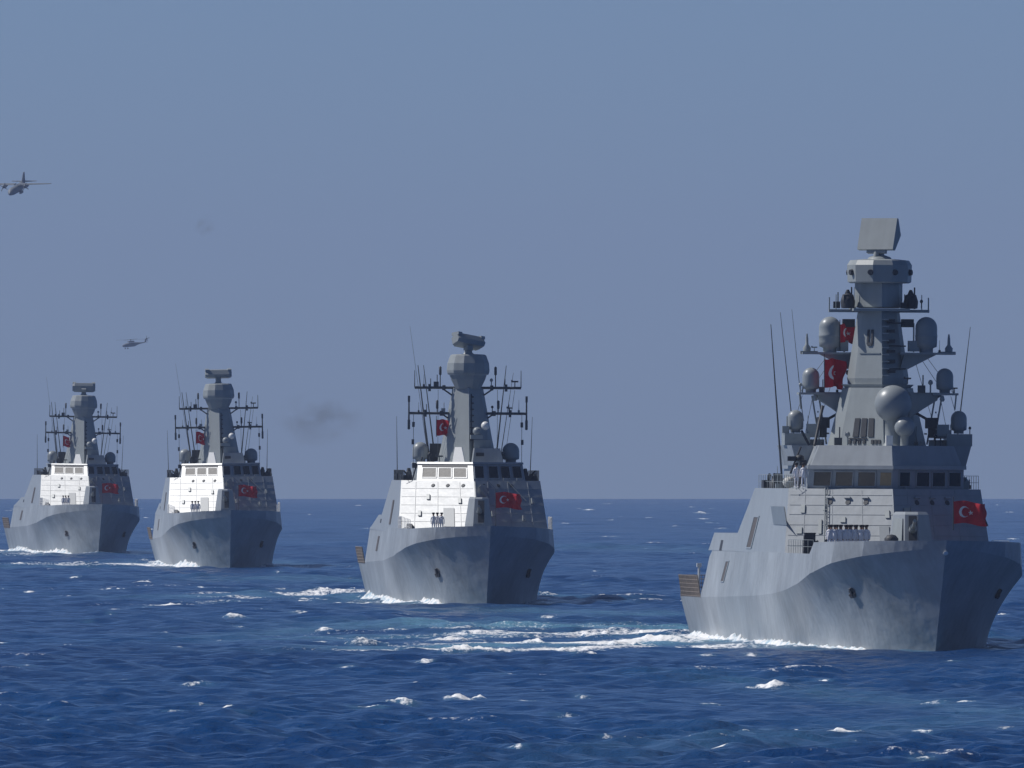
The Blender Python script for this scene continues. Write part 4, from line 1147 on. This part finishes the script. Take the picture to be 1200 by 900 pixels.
# ---------------------------------------------------------------- crew
def make_person():
    """a standing sailor, arms at the sides, feet at z=0, facing -y"""
    J = [(0, 0, .98, .17), (0, .0, 1.18, .165), (0, .0, 1.38, .19), (0, .0, 1.48, .09), (0, -.01, 1.56, .06), (0, -.02, 1.68, .105), (0, -.02, 1.76, .09)]
    E = [(i, i + 1) for i in range(6)]
    def chain(start, pts):
        p = start
        for q in pts:
            J.append(q); E.append((p, len(J) - 1)); p = len(J) - 1
    for s in (-1, 1):
        chain(0, [(s * .1, 0, .9, .1), (s * .11, -.01, .5, .065), (s * .115, .01, .1, .045), (s * .12, -.13, .04, .04)])
        chain(3, [(s * .19, 0, 1.42, .065), (s * .25, .02, 1.14, .048), (s * .24, -.06, .88, .036), (s * .23, -.08, .78, .04)])
    me = bpy.data.meshes.new('person'); me.from_pydata([j[:3] for j in J], E, [])
    o = bpy.data.objects.new('person', me); COL.objects.link(o)
    md = o.modifiers.new('s', 'SKIN'); 
    sk = me.skin_vertices[0] if me.skin_vertices else None
    if sk is None:
        bpy.context.view_layer.update()
    if not me.skin_vertices:
        import bmesh
        bm = bmesh.new(); bm.from_mesh(me); bm.verts.layers.skin.verify(); bm.to_mesh(me); bm.free()
    for v, j in zip(me.skin_vertices[0].data, J): v.radius = (j[3], j[3]); v.use_root = False
    me.skin_vertices[0].data[0].use_root = True
    sb = o.modifiers.new('d', 'SUBSURF'); sb.levels = 1; sb.render_levels = 1
    dg = bpy.context.evaluated_depsgraph_get()
    m2 = bpy.data.meshes.new_from_object(o.evaluated_get(dg))
    o.modifiers.clear(); o.data = m2; m2.name = 'person'
    m2.materials.clear(); m2.materials.append(M['cloth']); m2.materials.append(M['skin'])
    for p in m2.polygons:
        p.use_smooth = True
        c = p.center
        p.material_index = 1 if (c.z > 1.53 or (c.z < .84 and abs(c.x) > .17 and c.z > .6)) else 0
    mb = MB(); mb.lathe((0, 0, 1.72), [(.115, 0), (.13, .05), (.15, .12), (.14, .16), (.02, .17)], 14); mb.box((0, -.13, 1.735), (.16, .12, .02))
    mb.build('cap', M['hair'], o)
    mb = MB()
    for s in (-1, 1): mb.ball((s * .04, -.118, 1.68), .013, 6, 4)
    mb.box((0, -.13, 1.65), (.025, .03, .05)); mb.box((0, -.118, 1.61), (.05, .01, .012))
    mb.build('face', M['hair'], o)
    return o
person = make_person(); first = [True]
def put_person(key, x, y, z, label, group, rz=0.0):
    o = person if first[0] else copy_tree(person); first[0] = False
    rs = ship_place(key)[1]
    Mt = ship_matrix(key)
    o.location = Mt @ Vector((x, y, z)); o.rotation_euler = (0, 0, rs + rz)
    tag(o, label, 'person', group)
for k in range(16):
    r_, c_ = divmod(k, 8)
    put_person('frigate', -6.35 + .375 * c_ + .18 * r_ + random.uniform(-.05, .05), 12.7 - .07 * c_ + .7 * r_ + random.uniform(-.1, .1), 7.21, 'sailor in white standing in the close ranks behind the starboard bulwark of the frigate', 'sailors in close ranks on the foredeck of the frigate', random.uniform(-.5, .5))
put_person('frigate', -6.6, 33.4, 11.72, 'sailor in white standing on the starboard bridge wing of the frigate, nearer its outer edge', None, .3)
put_person('frigate', -6.1, 33.0, 11.72, 'sailor in white on the starboard bridge wing of the frigate, right beside the bridge windows', None, -.2)
for key, nm in (('c2', 'second ship in the line'), ('c3', 'third ship in the line'), ('c4', 'farthest ship')):
    for k in range(3):
        put_person(key, -4.35 + .40 * k, 14.2 + .3 * (k % 2), 6.97, 'sailor in white standing on the foredeck of the ' + nm, 'sailors on the foredeck of the ' + nm, random.uniform(-.2, .2))

# ---------------------------------------------------------------- bow wash: lumpy spray along the hulls
def foam_material():
    m, nt, p = newmat('sea foam')
    tc = nt.nodes.new('ShaderNodeTexCoord'); n = nt.nodes.new('ShaderNodeTexNoise'); n.inputs['Scale'].default_value = 1.6; n.inputs['Detail'].default_value = 6
    nt.links.new(tc.outputs['Object'], n.inputs['Vector'])
    r = nt.nodes.new('ShaderNodeMix'); r.data_type = 'RGBA'; r.inputs['A'].default_value = (.38, .52, .62, 1); r.inputs['B'].default_value = (.84, .85, .86, 1)
    mr = nt.nodes.new('ShaderNodeMapRange'); mr.inputs['From Min'].default_value = .36; mr.inputs['From Max'].default_value = .52
    nt.links.new(n.outputs[0], mr.inputs['Value']); nt.links.new(mr.outputs[0], r.inputs['Factor']); nt.links.new(r.outputs['Result'], p.inputs['Base Color'])
    p.inputs['Roughness'].default_value = .9
    b = nt.nodes.new('ShaderNodeBump'); b.inputs['Distance'].default_value = .25; nt.links.new(n.outputs[0], b.inputs['Height']); nt.links.new(b.outputs[0], p.inputs['Normal'])
    return m
M['foam'] = foam_material()
def wash(key, tab, sgn, y0, y1, hfun, label, wid=1.5):
    (bx, by, bz), rz = ship_place(key)
    mb = MB(); loops = []; n = int((y1 - y0) * 4)
    for i in range(n + 1):
        y = y0 + (y1 - y0) * i / n
        b = float(lerp_tab(tab, y)); ed = min(1, min(i, n - i) / 6)
        h = max(.02, hfun(y) * ed * (.75 + .3 * math.sin(y * 2.3) * math.sin(y * .9 + 1) + random.uniform(-.16, .16)))
        w = wid * (.6 + .5 * h) * (.8 + .2 * math.sin(y * 1.7))
        L_ = []
        for f, g in ((-.12, .55), (0, .85), (.12, 1.0), (.3, .8), (.5, .5), (.75, .22), (1.0, 0.0)):
            L_.append((sgn * (b + w * f), y + random.uniform(-.05, .05), -.25 + (h + .25) * g * (1 + random.uniform(-.1, .1))))
        L_.append((sgn * (b - .1), y, -.4))
        loops.append(L_ if sgn < 0 else list(reversed(L_)))
    mb.loft(loops, True)
    o = mb.build('bow_wash', M['foam'])
    o.location = (bx, by, bz); o.rotation_euler = (0, 0, rz)
    tag(o, label, 'foam', kind='stuff')
def bump(y, c, w): return math.exp(-((y - c) / w) ** 2)
wash('frigate', FR_W, -1, 7, 103, lambda y: .26 + .3 * bump(y, 40, 14) + .45 * bump(y, 66, 5) + .3 * bump(y, 80, 6) + .5 * bump(y, 97, 8), 'white foam running along the starboard waterline of the frigate')
wash('frigate', FR_W, 1, 8, 60, lambda y: .25, 'white foam along the port waterline of the frigate')
wash('c2', AD_W, -1, 6, 91, lambda y: .15 + .55 * bump(y, 12, 5) + .5 * bump(y, 50, 20) + .6 * bump(y, 82, 12), 'white foam piled at the starboard bow and side of the second ship')
wash('c2', AD_W, 1, 8, 60, lambda y: .25, 'white foam along the port side of the second ship')
wash('c3', AD_W, -1, 6, 91, lambda y: .35 + .8 * bump(y, 15, 7) + .4 * bump(y, 70, 20), 'white foam mounded at the starboard bow of the third ship')
wash('c3', AD_W, 1, 8, 60, lambda y: .4, 'white foam along the port side of the third ship')
wash('c4', AD_W, -1, 6, 91, lambda y: .45 + .5 * bump(y, 12, 5) + .5 * bump(y, 60, 14), 'white foam along the starboard side of the farthest ship')
wash('c4', AD_W, 1, 8, 60, lambda y: .3, 'white foam along the port side of the farthest ship')

# ---------------------------------------------------------------- aircraft
def at(px, py, D):
    return Vector(((px - 600) / F * D, D, CAM_H - (py - 539) / F * D))

def make_plane():
    D = 7400
    t = empty('transport_aircraft', at(20, 221, D))
    tag(t, 'twin-engined high-wing transport aircraft flying low at the upper left edge', 'aircraft')
    f = MB(); L = []
    for y, r, z in ((-10.2, .25, -.5), (-9.6, .8, -.35), (-8.6, 1.2, -.1), (-6.5, 1.45, 0), (3, 1.45, 0), (6, 1.2, .35), (9, .65, .9), (11, .25, 1.3)):
        L.append([(math.cos(a) * r, y, z + math.sin(a) * r) for a in [2 * math.pi * i / 16 for i in range(16)]])
    f.loft(L, True); body = f.build('fuselage', M['plane'], t)
    w = MB()
    for s in (-1, 1):
        w.loft([[(s * .5, -2.2, 1.5), (s * .5, 1.2, 1.5), (s * .5, 1.0, 1.85), (s * .5, -1.9, 1.9)], [(s * 12.9, -.9, 1.75), (s * 12.9, .8, 1.75), (s * 12.9, .7, 1.9), (s * 12.9, -.8, 1.92)]])
    w.build('wing', M['plane'], t)
    for s in (-1, 1):
        e = MB(); L = []
        for y, r in ((-4.2, .35), (-3.8, .55), (-1.5, .62), (1.6, .3)):
            L.append([(s * 4.0 + math.cos(a) * r, y, 1.2 + math.sin(a) * r * 1.15) for a in [2 * math.pi * i / 12 for i in range(12)]])
        e.loft(L, True); en = e.build('engine', M['plane'], t)
        p = MB()
        for k in range(4):
            a = math.pi / 4 + k * math.pi / 2 + .3; p.box((s * 4.0 + math.cos(a) * .9, -4.35, 1.2 + math.sin(a) * .9), (1.7, .06, .22), Matrix.Rotation(-a, 3, 'Y'))
        p.lathe((s * 4.0, -4.4, 1.2), [(.05, -.1), (.2, 0), (.05, .1)], 8); p.build('propeller', M['dark'], en)
    v = MB(); v.loft([[(-.12, 6.2, 1.2), (.12, 6.2, 1.2), (.12, 11, 1.3), (-.12, 11, 1.3)], [(-.08, 9.2, 4.6), (.08, 9.2, 4.6), (.08, 10.9, 4.6), (-.08, 10.9, 4.6)]]); v.build('tail_fin', M['plane'], t)
    v = MB()
    for s in (-1, 1): v.loft([[(s * .2, 8.4, 1.2), (s * .2, 10.8, 1.2), (s * .2, 10.8, 1.4), (s * .2, 8.4, 1.4)], [(s * 4.6, 9.4, 1.3), (s * 4.6, 10.8, 1.3), (s * 4.6, 10.8, 1.4), (s * 4.6, 9.4, 1.4)]])
    v.build('tailplane', M['plane'], t)
    v = MB()
    for s in (-1, 1): v.box((s * 1.6, -.2, -1.3), (.7, 3.2, .8))
    v.build('wheel_fairing', M['plane'], t)
    t.rotation_euler = (R(9), R(0), R(-14))
    return t
make_plane()

def make_heli():
    D = 10500
    t = empty('helicopter', at(154, 404, D))
    tag(t, 'small dark helicopter flying left above the corvettes', 'helicopter')
    f = MB(); L = []
    for x, w, z0, z1 in ((-5.6, .3, -.6, .1), (-5.0, .8, -1.0, .5), (-3.6, 1.1, -1.15, 1.0), (-1, 1.15, -1.15, 1.3), (1.8, 1.1, -1.1, 1.3), (3.4, .7, -.5, 1.2), (5.5, .35, .1, .9), (8.4, .22, .45, .9)):
        zc, h = (z0 + z1) / 2, (z1 - z0) / 2
        L.append([(x, math.cos(a) * w, zc + math.sin(a) * h * .9) for a in [2 * math.pi * i / 14 for i in range(14)]])
    f.loft(L, True); f.build('fuselage', M['plane'], t)
    f = MB(); f.loft([[(8.0, -.12, .6), (9.2, -.12, .6), (9.2, .12, .6), (8.0, .12, .6)], [(9.4, -.08, 2.9), (10.2, -.08, 2.9), (10.2, .08, 2.9), (9.4, .08, 2.9)]]); f.build('tail_fin', M['plane'], t)
    f = MB(); f.box((8.6, 0, .7), (.9, 4.0, .12)); f.build('stabilizer', M['plane'], t)
    f = MB(); f.box((-.2, 0, 1.65), (3.4, 1.3, .7)); f.tube((-.3, 0, 1.8), (-.3, 0, 2.7), .18); f.build('engine_housing', M['plane'], t)
    r = MB()
    for k in range(4): 
        a = .55 + k * math.pi / 2
        r.box((-.3 + math.cos(a) * 4.1, math.sin(a) * 4.1, 2.7), (8.0, .5, .07), Matrix.Rotation(a, 3, 'Z'))
    r.lathe((-.3, 0, 2.55), [(.4, 0), (.45, .15), (.2, .35)], 10); r.build('main_rotor', M['dark'], t)
    r = MB()
    for k in range(4):
        a = .3 + k * math.pi / 2; r.box((9.9 + math.cos(a) * .8, -.25, 2.5 + math.sin(a) * .8), (1.6, .05, .2), Matrix.Rotation(-a, 3, 'Y'))
    r.build('tail_rotor', M['dark'], t)
    r = MB()
    for y in (-1.2, 1.2): r.tube((-3.2, y, -.9), (-3.2, y, -1.7), .1); r.tube((-3.2, y - .12, -1.75), (-3.2, y + .12, -1.75), .32, .32, 12)
    r.build('landing_gear', M['dark'], t)
    t.rotation_euler = (0, R(-4), R(36))
    return t
make_heli()

# ---------------------------------------------------------------- smoke puffs in the sky
def smoke(label, px, py, D, sx, sy, sz, dens, seed):
    c = at(px, py, D)
    mb = MB(); mb.ball((0, 0, 0), 1.0, 20, 12)
    m = bpy.data.materials.new('smoke'); m.use_nodes = True; nt = m.node_tree
    for n in list(nt.nodes): nt.nodes.remove(n)
    N = nt.nodes.new; Lk = nt.links.new
    o = N('ShaderNodeOutputMaterial'); v = N('ShaderNodeVolumePrincipled'); v.inputs['Color'].default_value = (.25, .26, .3, 1)
    tc = N('ShaderNodeTexCoord'); gr = N('ShaderNodeTexGradient'); gr.gradient_type = 'SPHERICAL'; Lk(tc.outputs['Object'], gr.inputs[0])
    nz = N('ShaderNodeTexNoise'); nz.inputs['Scale'].default_value = 1.9; nz.inputs['Detail'].default_value = 6
    mp_ = N('ShaderNodeMapping'); mp_.inputs['Location'].default_value = (seed, 0, 0); Lk(tc.outputs['Object'], mp_.inputs['Vector']); Lk(mp_.outputs[0], nz.inputs['Vector'])
    mr = N('ShaderNodeMapRange'); mr.inputs['From Min'].default_value = .46; mr.inputs['From Max'].default_value = .62; Lk(nz.outputs[0], mr.inputs['Value'])
    mu = N('ShaderNodeMath'); mu.operation = 'MULTIPLY'; Lk(gr.outputs['Fac'], mu.inputs[0]); Lk(mr.outputs[0], mu.inputs[1])
    m2 = N('ShaderNodeMath'); m2.operation = 'MULTIPLY'; Lk(mu.outputs[0], m2.inputs[0]); m2.inputs[1].default_value = dens; Lk(m2.outputs[0], v.inputs['Density'])
    Lk(v.outputs[0], o.inputs['Volume'])
    ob = mb.build('smoke', m); ob.location = c; ob.scale = (sx, sy, sz)
    tag(ob, label, 'smoke', kind='stuff')
smoke('faint drifting exhaust smoke in the sky right of the third ship mast', 372, 492, 4200, 10, 12, 6.0, .075, 0.0)
smoke('tiny faint smoke smudge high in the sky at upper left', 240, 265, 5200, 3.0, 4, 3.0, .12, 5.0)
